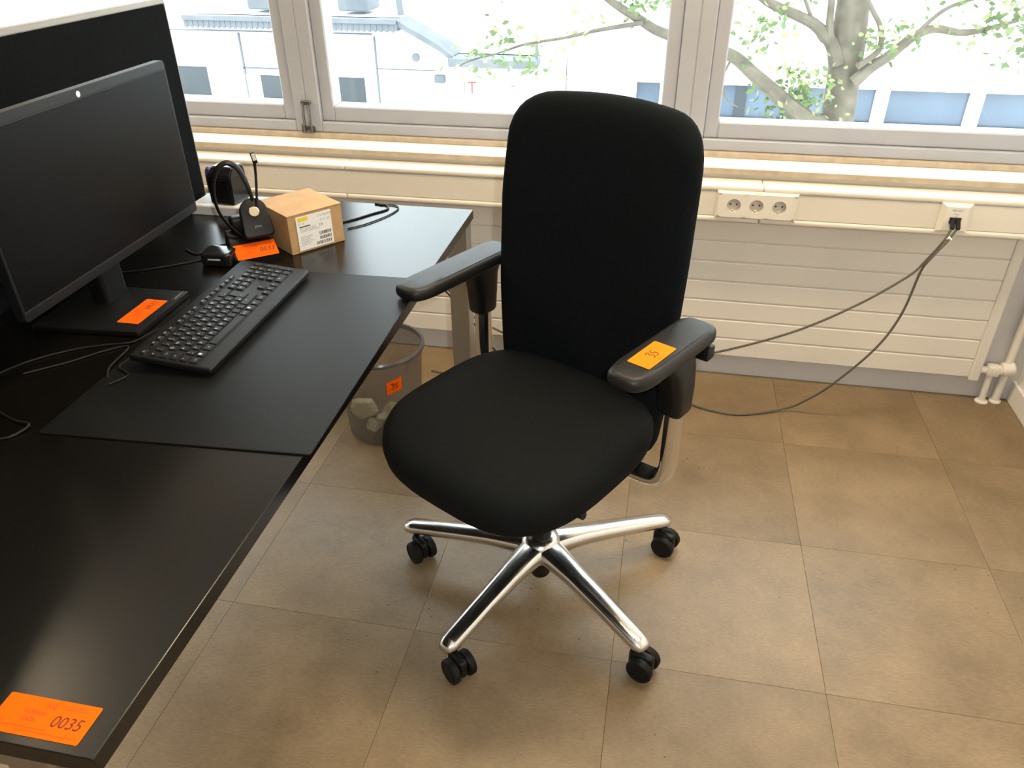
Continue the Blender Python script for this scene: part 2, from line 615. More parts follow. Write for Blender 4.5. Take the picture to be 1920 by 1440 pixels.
# sill: pale board with a wooden front edge, and the wooden strip under the frames
bm = new(); box(bm, XL, XR, 2.428, WY, SILLZ - .014, SILLZ, .002)
sill = structure(obj('trim_1', bm, 'sill', smooth=False))
sill['label'] = 'pale window sill board'
bm = new(); box(bm, XL, XR, 2.424, 2.43, SILLZ - .019, SILLZ - .002, .001)
obj('sill_edge', bm, 'sillwood', sill, smooth=False)
bm = new(); box(bm, XL, XR, WY - .016, WY + .02, SILLZ, SILLZ + .017, .002)
t2 = structure(obj('trim_2', bm, 'sillwood', smooth=False))
t2['label'] = 'narrow wooden strip under the window frames'
bm = new(); box(bm, XL, XR, 2.445, YW, .655, SILLZ - .02)
t3 = structure(obj('trim_3', bm, 'trunk', smooth=False))
t3['label'] = 'cream moulding between sill and cable trunking'

# windows: fixed frame, sash, pane
ZT = 1.74
mull = [-3.75, -2.478, -1.207, .065]
spans = [(-5.0, -3.75), (-3.75, -2.478), (-2.478, -1.207), (-1.207, .065), (.065, XR)]
for i, (a, b) in enumerate(spans):
    la = a + (.0 if i == 0 else 0)
    bm = new()
    # half posts left and right, bottom and top rails (room side)
    l = a + (.05 if i else .0); r_ = b - (.05 if i < 4 else .0)
    hw = .047
    x0 = a if i else a; x1 = b
    box(bm, x0, x0 + hw, WY, WY + .12, SILLZ + .017, ZT, .003, 1)
    box(bm, x1 - hw, x1, WY, WY + .12, SILLZ + .017, ZT, .003, 1)
    box(bm, x0 + hw, x1 - hw, WY, WY + .12, SILLZ + .017, SILLZ + .052, .003, 1)
    box(bm, x0 + hw, x1 - hw, WY, WY + .12, ZT - .045, ZT, .003, 1)
    w = structure(obj('window_%d' % (i + 1), bm, 'frame', smooth=False))
    bm = new()
    s0, s1, zb, zt = x0 + hw, x1 - hw, SILLZ + .052, ZT - .045
    d0, d1 = WY + .014, WY + .09
    box(bm, s0, s0 + .044, d0, d1, zb, zt, .004, 1)
    box(bm, s1 - .044, s1, d0, d1, zb, zt, .004, 1)
    box(bm, s0 + .044, s1 - .044, d0, d1, zb, zb + .05, .004, 1)
    box(bm, s0 + .044, s1 - .044, d0, d1, zt - .05, zt, .004, 1)
    obj('sash', bm, 'frame', w, smooth=False)
    bm = new(); box(bm, s0 + .04, s1 - .04, WY + .05, WY + .056, zb + .045, zt - .045)
    obj('pane', bm, 'glass', w, smooth=False)
    bm = new(); box(bm, x0 + .01, x1 - .01, WY + .12, WY + .30, SILLZ + .02, SILLZ + .035, .002, 1)
    obj('outer_sill', bm, 'metalw', w, smooth=False)
    if i == 2:
        # closing lever with its keep at the foot of the post
        bm = new()
        hx = x1 + .006
        box(bm, hx - .018, hx + .018, WY - .022, WY - .002, SILLZ + .018, SILLZ + .038, .004, 2)
        box(bm, hx - .020, hx - .008, WY - .034, WY - .018, SILLZ + .020, SILLZ + .050, .003, 1)
        box(bm, hx + .008, hx + .018, WY - .030, WY - .018, SILLZ + .020, SILLZ + .046, .003, 1)
        tube(bm, [(hx - .010, WY - .024, SILLZ + .04), (hx - .013, WY - .018, SILLZ + .075), (hx - .014, WY - .010, SILLZ + .115)], [.005, .0045, .004], 8, 4)
        tube(bm, [(hx + .010, WY - .022, SILLZ + .04), (hx + .010, WY - .016, SILLZ + .075), (hx + .008, WY - .008, SILLZ + .112)], [.003, .003, .003], 8, 4)
        box(bm, hx - .022, hx + .014, WY - .012, WY - .001, SILLZ + .108, SILLZ + .122, .003, 1)
        obj('lever', bm, 'darksteel', w)

# radiator of flat horizontal tubes
rad = thing('radiator', 'white flat-panel radiator with horizontal grooves under the windows', 'radiator', (0, 0, 0))
RY, RX0, RX1 = 2.444, -1.75, 1.062
bm = new(); box(bm, RX0, RX1, RY, RY + .03, 0, .0665, .0035, 2)
s0 = obj('panel_strip', bm, 'radiator', rad, (0, 0, .092), smooth=False)
for k in range(1, 7):
    share('panel_strip', s0.data, rad, (0, 0, .092 + .07 * k))
bm = new(); box(bm, RX0, RX1 + .03, RY + .006, RY + .032, .095, .575)
obj('back_plate', bm, 'radiator', rad, smooth=False)
bm = new(); box(bm, RX1, RX1 + .033, RY - .004, RY + .036, .080, .585, .006, 2)
obj('end_column', bm, 'radiator', rad, smooth=False)
bm = new(); box(bm, RX0 - .033, RX0, RY - .004, RY + .036, .080, .585, .006, 2)
obj('end_column', bm, 'radiator', rad, smooth=False)
# feet onto the wall and the valve with its pipes
bm = new()
tube(bm, [(RX1 + .02, RY + .014, .118), (1.125, RY + .014, .118)], .013, 12, 0)
tube(bm, [(1.120, RY + .012, .118), (1.166, RY + .012, .125)], .017, 12, 0)
tube(bm, [(1.128, RY + .012, .122), (1.131, RY + .010, .0)], .0105, 12, 3)
box(bm, 1.112, 1.152, RY - .006, RY + .03, .102, .14, .008, 2)
obj('valve', bm, 'radiator', rad)
bm = new(); lathe(bm, [(.018, 0), (.024, .004), (.024, .035), (.02, .04), (.008, .04)], 20)
v = obj('valve_knob', bm, 'radiator', rad); v.location = (1.156, RY + .012, .124); v.rotation_euler = (0, R(75), 0)
bm = new(); lathe(bm, [(.021, 0), (.019, .004), (.012, .006)], 20)
v = obj('pipe_collar', bm, 'radiator', rad); v.location = (1.131, RY + .010, 0)
for bx_ in (-1.2, .95):
    bm = new(); box(bm, bx_ - .02, bx_ + .02, RY + .030, YW - .001, .12, .15); obj('bracket', bm, 'radiator', rad, smooth=False)
# riser pipe in the corner
bm = new(); tube(bm, [(1.175, 2.462, 0), (1.175, 2.462, .60)], .0125, 16, 0)
pipe = obj('heating_pipe', bm, 'radiator', rad)
pipe['label'] = 'white heating riser pipe in the corner'
bm = new(); lathe(bm, [(.0195, 0), (.0185, .005), (.013, .008)], 20)
obj('pipe_collar', bm, 'radiator', pipe, (1.175, 2.462, 0))

# cable trunking under the sill
tr = thing('cable_trunking', 'long cream plastic cable trunking running below the window sill', 'trunking')
DY = 2.362
JX = .30     # joint between two lengths
for a, b in ((XL, -2.0), (-2.0, -1.02), (-1.02, JX), (JX, XR)):
    bm = new()
    box(bm, a + .0006, b - .0006, DY + .004, YW - .002, .606, .717, .003, 1)
    o = obj('trunking_body', bm, 'trunk', tr, smooth=False)
    bm = new(); box(bm, a + .0006, b - .0006, DY - .004, DY + .03, .700, .7175, .006, 3); obj('upper_lip', bm, 'trunk', tr)
    bm = new(); box(bm, a + .0006, b - .0006, DY - .004, DY + .03, .605, .622, .006, 3); obj('lower_lip', bm, 'trunk', tr)
bm = new(); box(bm, XL, XR, DY, DY + .006, .6235, .6985, .001, 1); obj('cover', bm, 'trunk', tr, smooth=False)

# triple earthed socket
SX, SZ = .285, .6615
so = thing('triple_wall_socket', 'cream plate with three round earthed wall sockets on the trunking', 'socket', (SX, DY - .001, SZ))
WP, HP = .118, .042     # half sizes
bm = new()
outer = [(-WP, -HP), (WP, -HP), (WP, HP), (-WP, HP)]
inn = [(-WP + .006, -HP + .006), (WP - .006, -HP + .006), (WP - .006, HP - .006), (-WP + .006, HP - .006)]
# face with three round openings: strips of ring faces around each hole
YF = -.013
rs = [[(x, 0, z) for x, z in outer], [(x, -.004, z) for x, z in outer], [(x, YF, z) for x, z in inn]]
rings(bm, rs, True, False)
holes = (-.066, 0, .066)
HR = .0205
NS = 32
xs = [-WP + .006, -.033, .033, WP - .006]
for k, hx in enumerate(holes):
    xa, xb = xs[k], xs[k + 1]
    za, zb = -HP + .006, HP - .006
    sq = []
    ci = []
    for q in range(NS):
        a = 2 * PI * q / NS
        c, s = math.cos(a), math.sin(a)
        t = min((xb - hx) / c if c > 1e-6 else 1e9, (xa - hx) / c if c < -1e-6 else 1e9, zb / s if s > 1e-6 else 1e9, za / s if s < -1e-6 else 1e9)
        sq.append((hx + c * t, YF, s * t)); ci.append((hx + c * HR, YF, s * HR))
    rings(bm, [sq, ci], False, False)
bmesh.ops.remove_doubles(bm, verts=bm.verts, dist=.0002)
obj('frame_plate', bm, 'plate', so, smooth=False)
for hx in holes:
    bm = new()
    lathe(bm, [(HR, 0), (HR - .001, -.002), (HR - .0012, -.011), (0.0, -.011)], 32, cap0=False)
    xform(bm, Matrix.Rotation(R(90), 4, 'X'))
    w = obj('socket_well', bm, 'socketwell', so, (hx, YF, 0))
    for dx in (-.0095, .0095):
        bm = new(); lathe(bm, [(.0028, 0), (0.0, .0003)], 12); xform(bm, Matrix.Rotation(R(90), 4, 'X'))
        obj('pin_hole', bm, 'hole', w, (dx, .0106, .001), smooth=False)
    bm = new(); box(bm, -.0018, .0018, -.003, .006, -.0075, .0, .0006, 1)
    obj('earth_clip', bm, 'gold', w, (-.002, .006, -.0125), smooth=False)
bm = new(); text(bm, 'HAGER', 0, 0, 0, .006); xform(bm, Matrix.Rotation(R(90), 4, 'X'))
obj('print', bm, 'grey', so, (0, -.0105, HP - .0032), smooth=False)

# network outlet
NX, NZ = .838, .662
no = thing('network_outlet', 'square cream network outlet plate with two black plugs', 'socket', (NX, DY - .001, NZ))
bm = new()
rings(bm, [[(x, 0, z) for x, z in ((-.042, -.042), (.042, -.042), (.042, .042), (-.042, .042))],
           [(x, -.004, z) for x, z in ((-.042, -.042), (.042, -.042), (.042, .042), (-.042, .042))],
           [(x, -.017, z) for x, z in ((-.030, -.036), (.030, -.036), (.030, .034), (-.030, .034))]], True, True)
obj('frame_plate', bm, 'plate', no, smooth=False)
bm = new(); text(bm, 'M02 S07', 0, .024, 0, .0085); text(bm, 'Daten', 0, .013, 0, .0055); text(bm, '02', 0, .0065, 0, .005)
xform(bm, Matrix.Rotation(R(90), 4, 'X')); obj('print', bm, 'grey', no, (0, -.0175, 0), smooth=False)
bm = new(); box(bm, -.0155, .0155, -.021, -.016, -.014, .004, .001, 1); obj('jack_housing', bm, 'hole', no, smooth=False)


def plugcable(name, label, px, pts, m, r):
    t = thing(name, label, 'cable', (0, 0, 0))
    bm = new()
    box(bm, -.0055, .0055, -.026, .006, -.005, .005, .0015, 1)
    p = obj('plug', bm, 'black', t, (px, DY - .021, NZ - .006)); p.rotation_euler = (R(48), 0, 0)
    bm = new(); tube(bm, pts, r, 8, 8); obj('wire', bm, m, t)
    return t


plugcable('network_cable', 'grey-brown network cable hanging from the wall outlet to behind the chair, upper one', NX - .007,
          [(NX - .007, 2.328, .640), (.815, 2.312, .608), (.777, 2.30, .545), (.733, 2.28, .499), (.600, 2.25, .406), (.428, 2.22, .315), (.199, 2.20, .230), (-.02, 2.19, .175), (-.27, 2.19, .185), (-.531, 2.20, .270), (-.626, 2.20, .362), (-.72, 2.16, .50), (-.83, 2.06, .69)], 'greycable', .0035)
t = plugcable('network_cable', 'dark network cable from the wall outlet drooping down onto the floor', NX + .008,
          [(NX + .008, 2.328, .640), (.822, 2.308, .606), (.781, 2.286, .552), (.769, 2.29, .512), (.748, 2.28, .378), (.695, 2.26, .264), (.594, 2.25, .128), (.530, 2.26, .055), (.472, 2.265, .012), (.331, 2.215, .0035), (.228, 2.224, .0035), (.120, 2.262, .0035), (-.1, 2.28, .0035), (-.45, 2.25, .0035), (-.75, 2.3, .0035)], 'greycable', .0035)
bm = new(); box(bm, -.006, .006, -.004, .004, -.006, .006, .001, 1); o = obj('cable_tag', bm, 'paper', t, (.826, 2.312, .612)); o.rotation_euler = (R(30), R(40), 0)

# ceiling lamps (the room's warm lighting)
M['lampglow'] = emit_mat('lamp_diffuser', (1.0, .785, .51), LAMP_STRENGTH)
M['lampdim'] = emit_mat('lamp_diffuser_dimmed', (1.0, .785, .51), LAMP_STRENGTH * .12)
for i, (x, y, lab) in enumerate(((.10, 1.72, 'long ceiling lamp above the desk chair near the windows'), (.10, -2.0, 'long ceiling lamp above the camera side of the room'),
                                 (-2.95, 1.60, 'long ceiling lamp on the far left near the windows'), (-2.4, -2.0, 'long ceiling lamp at the far left rear'))):
    t = thing('ceiling_lamp', lab, 'lamp', (x, y, ZC), 0, 'ceiling lamps')
    bm = new(); box(bm, -.65, .65, -.16, .16, -.05, -.001, .006, 1); obj('housing', bm, 'metalw', t, smooth=False)
    bm = new(); box(bm, -.62, .62, -.135, .135, -.056, -.049, .002, 1); obj('diffuser', bm, 'lampglow' if y > 0 else 'lampdim', t, smooth=False)

# ================================================================== OUTSIDE
bm = new(); box(bm, -40, 40, 2.9, 60, -5.2, -5.0)
structure(obj('ground', bm, 'concrete', smooth=False))
FY = 15.0
# long white office building on the right with a ribbon of blue windows
bd = thing('office_building', 'long white building across the yard with a ribbon of blue windows', 'building', (0, FY, -5))
zb, zt = 5 - 1.98, 5 - 1.40
xs = [-1.45, -.10, .89, 2.02, 2.15, 3.52, 3.72, 5.02, 5.22, 6.55, 6.75, 8.1]
wins = [(-.62, -.20), (.62, 1.98), (2.12, 3.50), (3.72, 5.02), (5.24, 6.54), (6.76, 8.1)]
bm = new()
box(bm, -1.9, 12, 0, 6, 0, zb)
box(bm, -1.9, 12, 0, 6, zt, 12)
prev = -1.9
for a, b in wins:
    box(bm, prev, a, 0, 6, zb, zt)
    prev = b
box(bm, prev, 12, 0, 6, zb, zt)
obj('wall', bm, 'facade', bd, smooth=False)
for a, b in wins:
    bm = new(); box(bm, a, b, .10, .16, zb, zt); w = obj('window', bm, 'winblue', bd, smooth=False)
    bm = new(); box(bm, a - .03, b + .03, -.06, .1, zt, zt + .05); obj('window_head', bm, 'facade', w, smooth=False)
    bm = new(); box(bm, a - .03, b + .03, -.08, .1, zb - .05, zb); obj('window_ledge', bm, 'facade', w, smooth=False)
bm = new(); box(bm, .62 + .53, .62 + .72, .06, .12, zb, zt); obj('blind_slat', bm, 'windark', bd, smooth=False)
bm = new(); box(bm, -1.9, 12, -.05, 0, 5 + .15, 5 + .20); obj('cornice', bm, 'facadepanel', bd, smooth=False)
# lower white shed on the left, stepped grey eaves
sh = thing('workshop_building', 'low white workshop with stepped grey eaves and small dark windows', 'building', (0, FY, -5))
prof = [(-16, 0), (-1.92, 0), (-1.92, 5 - 1.02), (-4.0, 5 - 1.02), (-4.2, 5 - .84), (-4.98, 5 - .44), (-16, 5 - .44)]
bm = new()
a = [bm.verts.new((x, 0, z)) for x, z in prof]; b = [bm.verts.new((x, 5, z)) for x, z in prof]
bm.faces.new(a); bm.faces.new(b[::-1])
for i in range(len(prof)):
    bm.faces.new((a[i], b[i], b[(i + 1) % len(prof)], a[(i + 1) % len(prof)]))
obj('wall', bm, 'facade', sh, smooth=False)
# panels and joints
for (x0, x1, z0, z1) in ((-9.05, -8.35, -1.3, -.75), (-8.25, -7.6, -1.3, -.75), (-7.5, -6.5, -1.42, -.75), (-6.45, -5.8, -1.42, -.8), (-5.5, -4.5, -1.9, -1.36), (-8.4, -8.05, -2.2, -1.5), (-5.45, -4.6, -1.28, -.86), (-4.4, -2.5, -2.2, -1.3), (-7.35, -6.75, -2.2, -1.5), (-10.6, -9.2, -1.25, -.75), (-9.0, -8.5, -2.2, -1.4)):
    bm = new(); box(bm, x0, x1, -.03, .01, 5 + z0, 5 + z1, .01, 1); obj('panel', bm, 'facadepanel' if x0 < -5.6 and int(x0 * 10) % 2 else 'facade', sh, smooth=False)
for (x0, x1, z0, z1) in ((-12, -5.6, -.73, -.71), (-5.57, -5.54, -2.2, -.76), (-5.54, -4.4, -1.335, -1.318), (-8.32, -8.29, -2.2, -.75), (-7.56, -7.53, -1.45, -.75), (-8.32, -7.53, -1.40, -1.37)):
    bm = new(); box(bm, x0, x1, -.035, .01, 5 + z0, 5 + z1); obj('joint_strip', bm, 'facadejoint', sh, smooth=False)
for (x0, x1, z0, z1) in ((-9.75, -9.10, -1.93, -1.38), (-7.98, -7.45, -1.94, -1.50), (-6.40, -5.81, -1.97, -1.49), (-11.9, -11.2, -1.93, -1.38)):
    bm = new(); box(bm, x0, x1, -.04, .02, 5 + z0, 5 + z1); w = obj('window', bm, 'windark', sh, smooth=False)
    bm = new()
    box(bm, x0 - .05, x1 + .05, -.06, .02, 5 + z1, 5 + z1 + .06); box(bm, x0 - .05, x0, -.05, .02, 5 + z0, 5 + z1); box(bm, x1, x1 + .05, -.05, .02, 5 + z0, 5 + z1); box(bm, x0 - .06, x1 + .06, -.1, .02, 5 + z0 - .06, 5 + z0)
    obj('window_frame', bm, 'facade', w, smooth=False)
bm = new()
box(bm, -9.15, -4.95, -.45, .1, 5 - .60, 5 - .44)
box(bm, -9.15, -4.95, -.50, -.43, 5 - .48, 5 - .40)
obj('eaves', bm, 'roofgrey', sh, smooth=False)
for k in range(38):      # bracket ribs under the eaves
    x = -9.1 + k * .11
    if k == 0:
        bm = new(); box(bm, -.025, .025, -.46, -.44, 5 - .62, 5 - .47); rib0 = obj('eaves_rib', bm, 'facadejoint', sh, (x, 0, 0), smooth=False)
    else:
        share('eaves_rib', rib0.data, sh, (x, 0, 0))
bm = new()
for (xa, za), (xb, zb_) in (((-4.98, -.42), (-4.2, -.82)), ((-4.2, -.82), (-3.95, -1.0))):
    vs = [(xa, -.4, 5 + za), (xb, -.4, 5 + zb_), (xb, .3, 5 + zb_), (xa, .3, 5 + za)]
    va = [bm.verts.new(p) for p in vs]; vb = [bm.verts.new((p[0], p[1], p[2] - .10)) for p in vs]
    bm.faces.new(va); bm.faces.new(vb[::-1])
    for i in range(4):
        bm.faces.new((va[i], vb[i], vb[(i + 1) % 4], va[(i + 1) % 4]))
obj('eaves', bm, 'roofgrey', sh, smooth=False)
bm = new(); box(bm, -4.0, -2.4, -.55, .1, 5 - 1.16, 5 - 1.02); obj('canopy', bm, 'roofgrey', sh, smooth=False)
bm = new(); tube(bm, [(-2.42, -.3, 5 - .75), (-2.42, -.3, 5 - 1.3)], .03, 8, 0); obj('downpipe', bm, 'facadejoint', sh)
bm = new(); tube(bm, [(-4.96, -.3, 5 + .2), (-4.9, -.3, 5 - .35)], .06, 8, 0); obj('downpipe', bm, 'facadejoint', sh)
bm = new(); lathe(bm, [(.075, 0), (.075, .06), (.06, .07), (0, .07)], 20); xform(bm, Matrix.Rotation(R(90), 4, 'X')); obj('round_vent', bm, 'roofgrey', sh, (-4.757, 0, 5 - 1.10), smooth=False)
bm = new(); box(bm, -.1, .1, -.14, 0, -.07, .07, .02, 2); obj('wall_lamp', bm, 'facadejoint', sh, (-4.30, 0, 5 - 1.46))
bm = new(); box(bm, -.14, .14, -.04, 0, -.14, .14); sg = obj('red_sign', bm, 'facade', sh, (-3.72, 0, 5 - 1.61), smooth=False)
bm = new(); text(bm, 'T', .03, 0, 0, .30); box(bm, -.13, -.115, -.12, .12, -.001, 0); xform(bm, Matrix.Rotation(R(90), 4, 'X')); obj('letter', bm, 'redsign', sg, (0, -.042, 0), smooth=False)
for (x0, x1, z0, z1) in ((-6.35, -5.75, -.38, -.12), (-8.2, -7.5, -.38, -.12)):
    bm = new(); box(bm, x0, x1, .3, 1.0, 5 + z0, 5 + z1, .03, 1); obj('roof_vent', bm, 'roofgrey', sh, smooth=False)
# taller white block behind the workshop
tb = thing('warehouse_building', 'tall plain white building standing behind the workshop', 'building', (0, 21.5, -5))
bm = new(); box(bm, -30, -1.0, 0, 8, 0, 10.5); obj('wall', bm, 'facade', tb, smooth=False)
bm = new(); box(bm, -30, -1.0, -.1, 0, 10.3, 10.6); obj('parapet', bm, 'facadepanel', tb, smooth=False)

# the tree in the yard
TY = 8.0
tree = thing('broadleaf_tree', 'broadleaf tree with thick grey trunk in the yard outside the right window', 'tree', (1.62, TY, -5))
def tp(x, z, dy=0.0):
    return (x - 1.62, dy, z + 5)
bm = new(); tube(bm, [tp(1.70, -5), tp(1.66, -3), tp(1.60, -.9), tp(1.57, -.35), tp(1.55, 0), tp(1.525, .32), tp(1.50, .66), tp(1.45, 1.6), tp(1.5, 2.6), tp(1.4, 3.6)],
                 [.24, .19, .165, .15, .145, .15, .14, .11, .08, .04], 18, 8)
obj('trunk', bm, 'bark', tree)
branches = [
    ([(1.45, .15), (1.37, .32), (1.20, .47), (1.02, .55), (.75, .66), (.4, .9)], [.075, .06, .05, .045, .04, .02], -.1),
    ([(1.60, .02), (1.72, .15), (1.85, .25), (2.0, .40), (2.16, .475), (2.43, .45), (2.8, .55)], [.06, .05, .045, .04, .035, .028, .012], -.2),
    ([(1.58, -.95), (1.40, -.40), (1.26, -.30), (1.10, -.20), (.97, -.10), (.836, .0), (.70, .10), (.51, .235), (.2, .33), (-.146, .42), (-.36, .53), (-.556, .636), (-.9, .85)], [.11, .095, .085, .08, .07, .065, .06, .055, .05, .045, .04, .035, .015], -.35),
    ([(-.3, .5), (-.7, .43), (-1.0, .36), (-1.35, .30), (-1.6, .22), (-1.88, .144), (-2.05, .06)], [.022, .018, .014, .012, .01, .008, .004], -.4),
    ([(1.42, .2), (1.33, .42), (1.30, .62), (1.27, .9)], [.04, .035, .03, .02], -.12),
    ([(1.60, .15), (1.75, .30), (1.72, .48), (1.62, .62), (1.5, .8)], [.03, .026, .022, .02, .015], -.22),
    ([(2.0, .40), (2.2, .62), (2.45, .72), (2.8, .8)], [.02, .016, .012, .006], -.2),
    ([(1.37, .32), (1.25, .38), (1.05, .72), (.95, .9)], [.02, .018, .014, .008], -.1),
    ([(.51, .235), (.45, .05), (.50, -.12), (.62, -.2)], [.012, .01, .008, .004], -.35),
]
for pts, rr, dy in branches:
    bm = new(); tube(bm, [tp(x, z, dy) for x, z in pts], rr, 9, 5); obj('branch', bm, 'bark', tree)
def leaves(m, spots, n, spread, size):
    bm = new()
    for (x, z, dy) in spots:
        for _ in range(n):
            c = Vector(tp(x + random.gauss(0, spread), z + random.gauss(0, spread * .7), dy + random.gauss(0, spread)))
            e = Euler((random.uniform(0, 6.3), random.uniform(0, 6.3), random.uniform(0, 6.3))).to_matrix()
            s = size * random.uniform(.6, 1.2)
            vs = [bm.verts.new(c + e @ Vector(p) * s) for p in ((0, -1, 0), (.5, -.1, .12), (.32, .55, .1), (0, 1, 0), (-.32, .55, .1), (-.5, -.1, .12))]
            bm.faces.new(vs)
    o = obj('foliage', bm, m, tree, smooth=False)
    o['kind'] = 'stuff'
sp1 = [(1.0, -.05, -.3), (1.15, .05, -.3), (1.3, -.02, -.3), (1.2, -.15, -.2), (1.9, .45, -.3), (2.55, .45, -.3), (2.75, .55, -.3), (2.65, .7, -.3), (2.9, .35, -.3), (1.75, .35, -.3), (-1.55, .33, -.4), (-1.75, .15, -.4), (-1.35, .12, -.4), (-.4, .6, -.4), (-.2, .7, -.4), (.7, .35, -.4), (.75, .5, -.4), (2.2, .75, -.3), (1.05, -.32, -.3), (.95, -.22, -.3)]
leaves('leaf', sp1, 26, .11, .042)
leaves('leafpale', [(x + random.uniform(-.15, .15), z + random.uniform(-.1, .1), d) for x, z, d in sp1] + [(1.35, -.25, -.3), (1.0, .6, 0), (.3, .6, -.3), (-.9, .45, -.4)], 18, .14, .038)
leaves('leaf', [(random.uniform(-2.5, 4.5), random.uniform(1.2, 4.2), random.uniform(-1.5, 1.5)) for _ in range(60)], 30, .3, .06)

# ================================================================== DESK AND WHAT STANDS ON IT
DZ = .74
DX0, DX1, DY0, DY1 = -1.290, -.491, .360, 1.960
desk = thing('office_desk', 'black office desk with silver steel frame under the monitors', 'desk', (-.89, 1.16, 0))
def dl(x, y, z):
    return (x + .89, y - 1.16, z)
bm = new(); box(bm, DX0 + .89, DX1 + .89, DY0 - 1.16, DY1 - 1.16, DZ - .025, DZ, .0012, 2)
obj('tabletop', bm, 'desk', desk, smooth=False)
for (x, y) in ((DX1 - .033, DY1 - .033), (DX1 - .092, DY0 + .030), (DX0 + .033, DY1 - .033), (DX0 + .033, DY0 + .033)):
    bm = new(); box(bm, -.027, .027, -.027, .027, .006, DZ - .0255, .003, 2)
    l = obj('leg', bm, 'steel', desk, dl(x, y, 0), smooth=False)
    bm = new(); lathe(bm, [(.02, 0), (.02, .006), (.012, .008)], 16); obj('foot', bm, 'black', l)
for x in (DX1 - .078, DX0 + .078):
    bm = new(); box(bm, -.02, .02, -.74, .74, -.05, 0, .002, 1); obj('side_rail', bm, 'steel', desk, dl(x, 1.16, DZ - .0255), smooth=False)
for y in (DY0 + .035, DY1 - .035):
    bm = new(); box(bm, -.345, .345, -.02, .02, -.05, 0, .002, 1); obj('cross_rail', bm, 'steel', desk, dl(-.8905, y, DZ - .0255), smooth=False)
sticker(desk, '0035', dl(-.570, .3915, DZ + .0002), (1, .0, 0), (.07, 1, 0), .108, .043, 'orange paper lot sticker printed 0035 at the desk corner')

# fabric screen behind the desk
sc = thing('desk_screen', 'black fabric desk partition screen with aluminium top edge', 'partition', (-1.305, 1.16, DZ - .1))
bm = new()
outl = rpoly([(-.82, 0), (.825, 0), (.825, .585), (-.82, .585)], .012, 4)
rings(bm, [[(-.012, y, z) for y, z in outl], [(.012, y, z) for y, z in outl]])
obj('fabric_panel', bm, 'panel', sc, smooth=False)
bm = new(); box(bm, -.0135, .0135, -.822, .827, .585, .598, .003, 2); obj('top_trim', bm, 'alu', sc, smooth=False)
bm = new(); box(bm, -.0125, .0125, .825, .829, .0, .59, .001, 1); obj('edge_trim', bm, 'alu', sc, smooth=False)
for y in (-.6, .6):
    bm = new(); box(bm, -.008, .0115, -.03, .03, -.02, .075, .003, 1); obj('clamp', bm, 'alu', sc, (.003, y, .06), smooth=False)

# writing mat
bm = new()
ol = rpoly([(-.925, .832), (-.4795, .857), (-.4925, 1.500), (-.935, 1.485)], .006, 3)
n = len(ol)
rings(bm, [[(x, y, DZ + .0003) for x, y in ol], [(x, y, DZ + .0024) for x, y in ol], [(-.71 + (x + .71) * .995, 1.17 + (y - 1.17) * .996, DZ + .003) for x, y in ol]])
tag(obj('desk_mat', bm, 'mat', smooth=False), 'black leather-look writing mat lying on the desk under the keyboard', 'desk mat')


def monitor(name, label, loc, rotz, w, h, zb, logo=True, tagno=None):
    """local: screen faces +X, width along Y, base at z=0 on the desk"""
    t = thing(name, label, 'monitor', (loc[0], loc[1], loc[2] + .0004), rotz)
    bm = new()
    ol = rpoly([(-w / 2, zb), (w / 2, zb), (w / 2, zb + h), (-w / 2, zb + h)], .008, 4)
    oi = rpoly([(-w / 2 + .02, zb + .02), (w / 2 - .02, zb + .02), (w / 2 - .02, zb + h - .02), (-w / 2 + .02, zb + h - .02)], .02, 4)
    rings(bm, [[(-.038, y, z) for y, z in oi], [(-.016, y, z) for y, z in ol], [(.0, y, z) for y, z in ol], [(.0015, y * .997, zb + h / 2 + (z - zb - h / 2) * .996) for y, z in ol]])
    hs = obj('housing', bm, 'bezel', t, smooth=False)
    bm = new(); box(bm, 0, .0022, -w / 2 + .006, w / 2 - .006, zb + .020, zb + h - .019, .0003, 1)
    obj('screen', bm, 'screen', t, smooth=False)
    bm = new(); box(bm, .0012, .003, -w / 2 + .002, w / 2 - .002, zb + h - .0185, zb + h - .0168); obj('bezel_seam', bm, 'hole', hs, smooth=False)
    bm = new(); box(bm, .0012, .0026, -w / 2 + .002, w / 2 - .002, zb + .0168, zb + .0186); obj('bezel_seam', bm, 'hole', hs, smooth=False)
    if logo:
        bm = new(); lathe(bm, [(.0055, 0), (.0055, .0006), (0, .0007)], 20); xform(bm, Matrix.Rotation(R(90), 4, 'Y'))
        obj('logo', bm, 'silver', hs, (.0016, 0, zb + h - .010), smooth=False)
        bm = new(); lathe(bm, [(.0045, 0), (.0045, .0006), (0, .0007)], 20); xform(bm, Matrix.Rotation(R(90), 4, 'Y'))
        obj('power_light', bm, 'bezel', hs, (.0016, -w / 2 + .12, zb + .010), smooth=False)
    bm = new(); box(bm, -.075, -.04, -.035, .035, .004, zb + h * .55, .006, 2); box(bm, -.05, -.03, -.06, .06, zb + h * .38, zb + h * .62, .004, 1)
    obj('stand_column', bm, 'black', t, smooth=False)
    return t


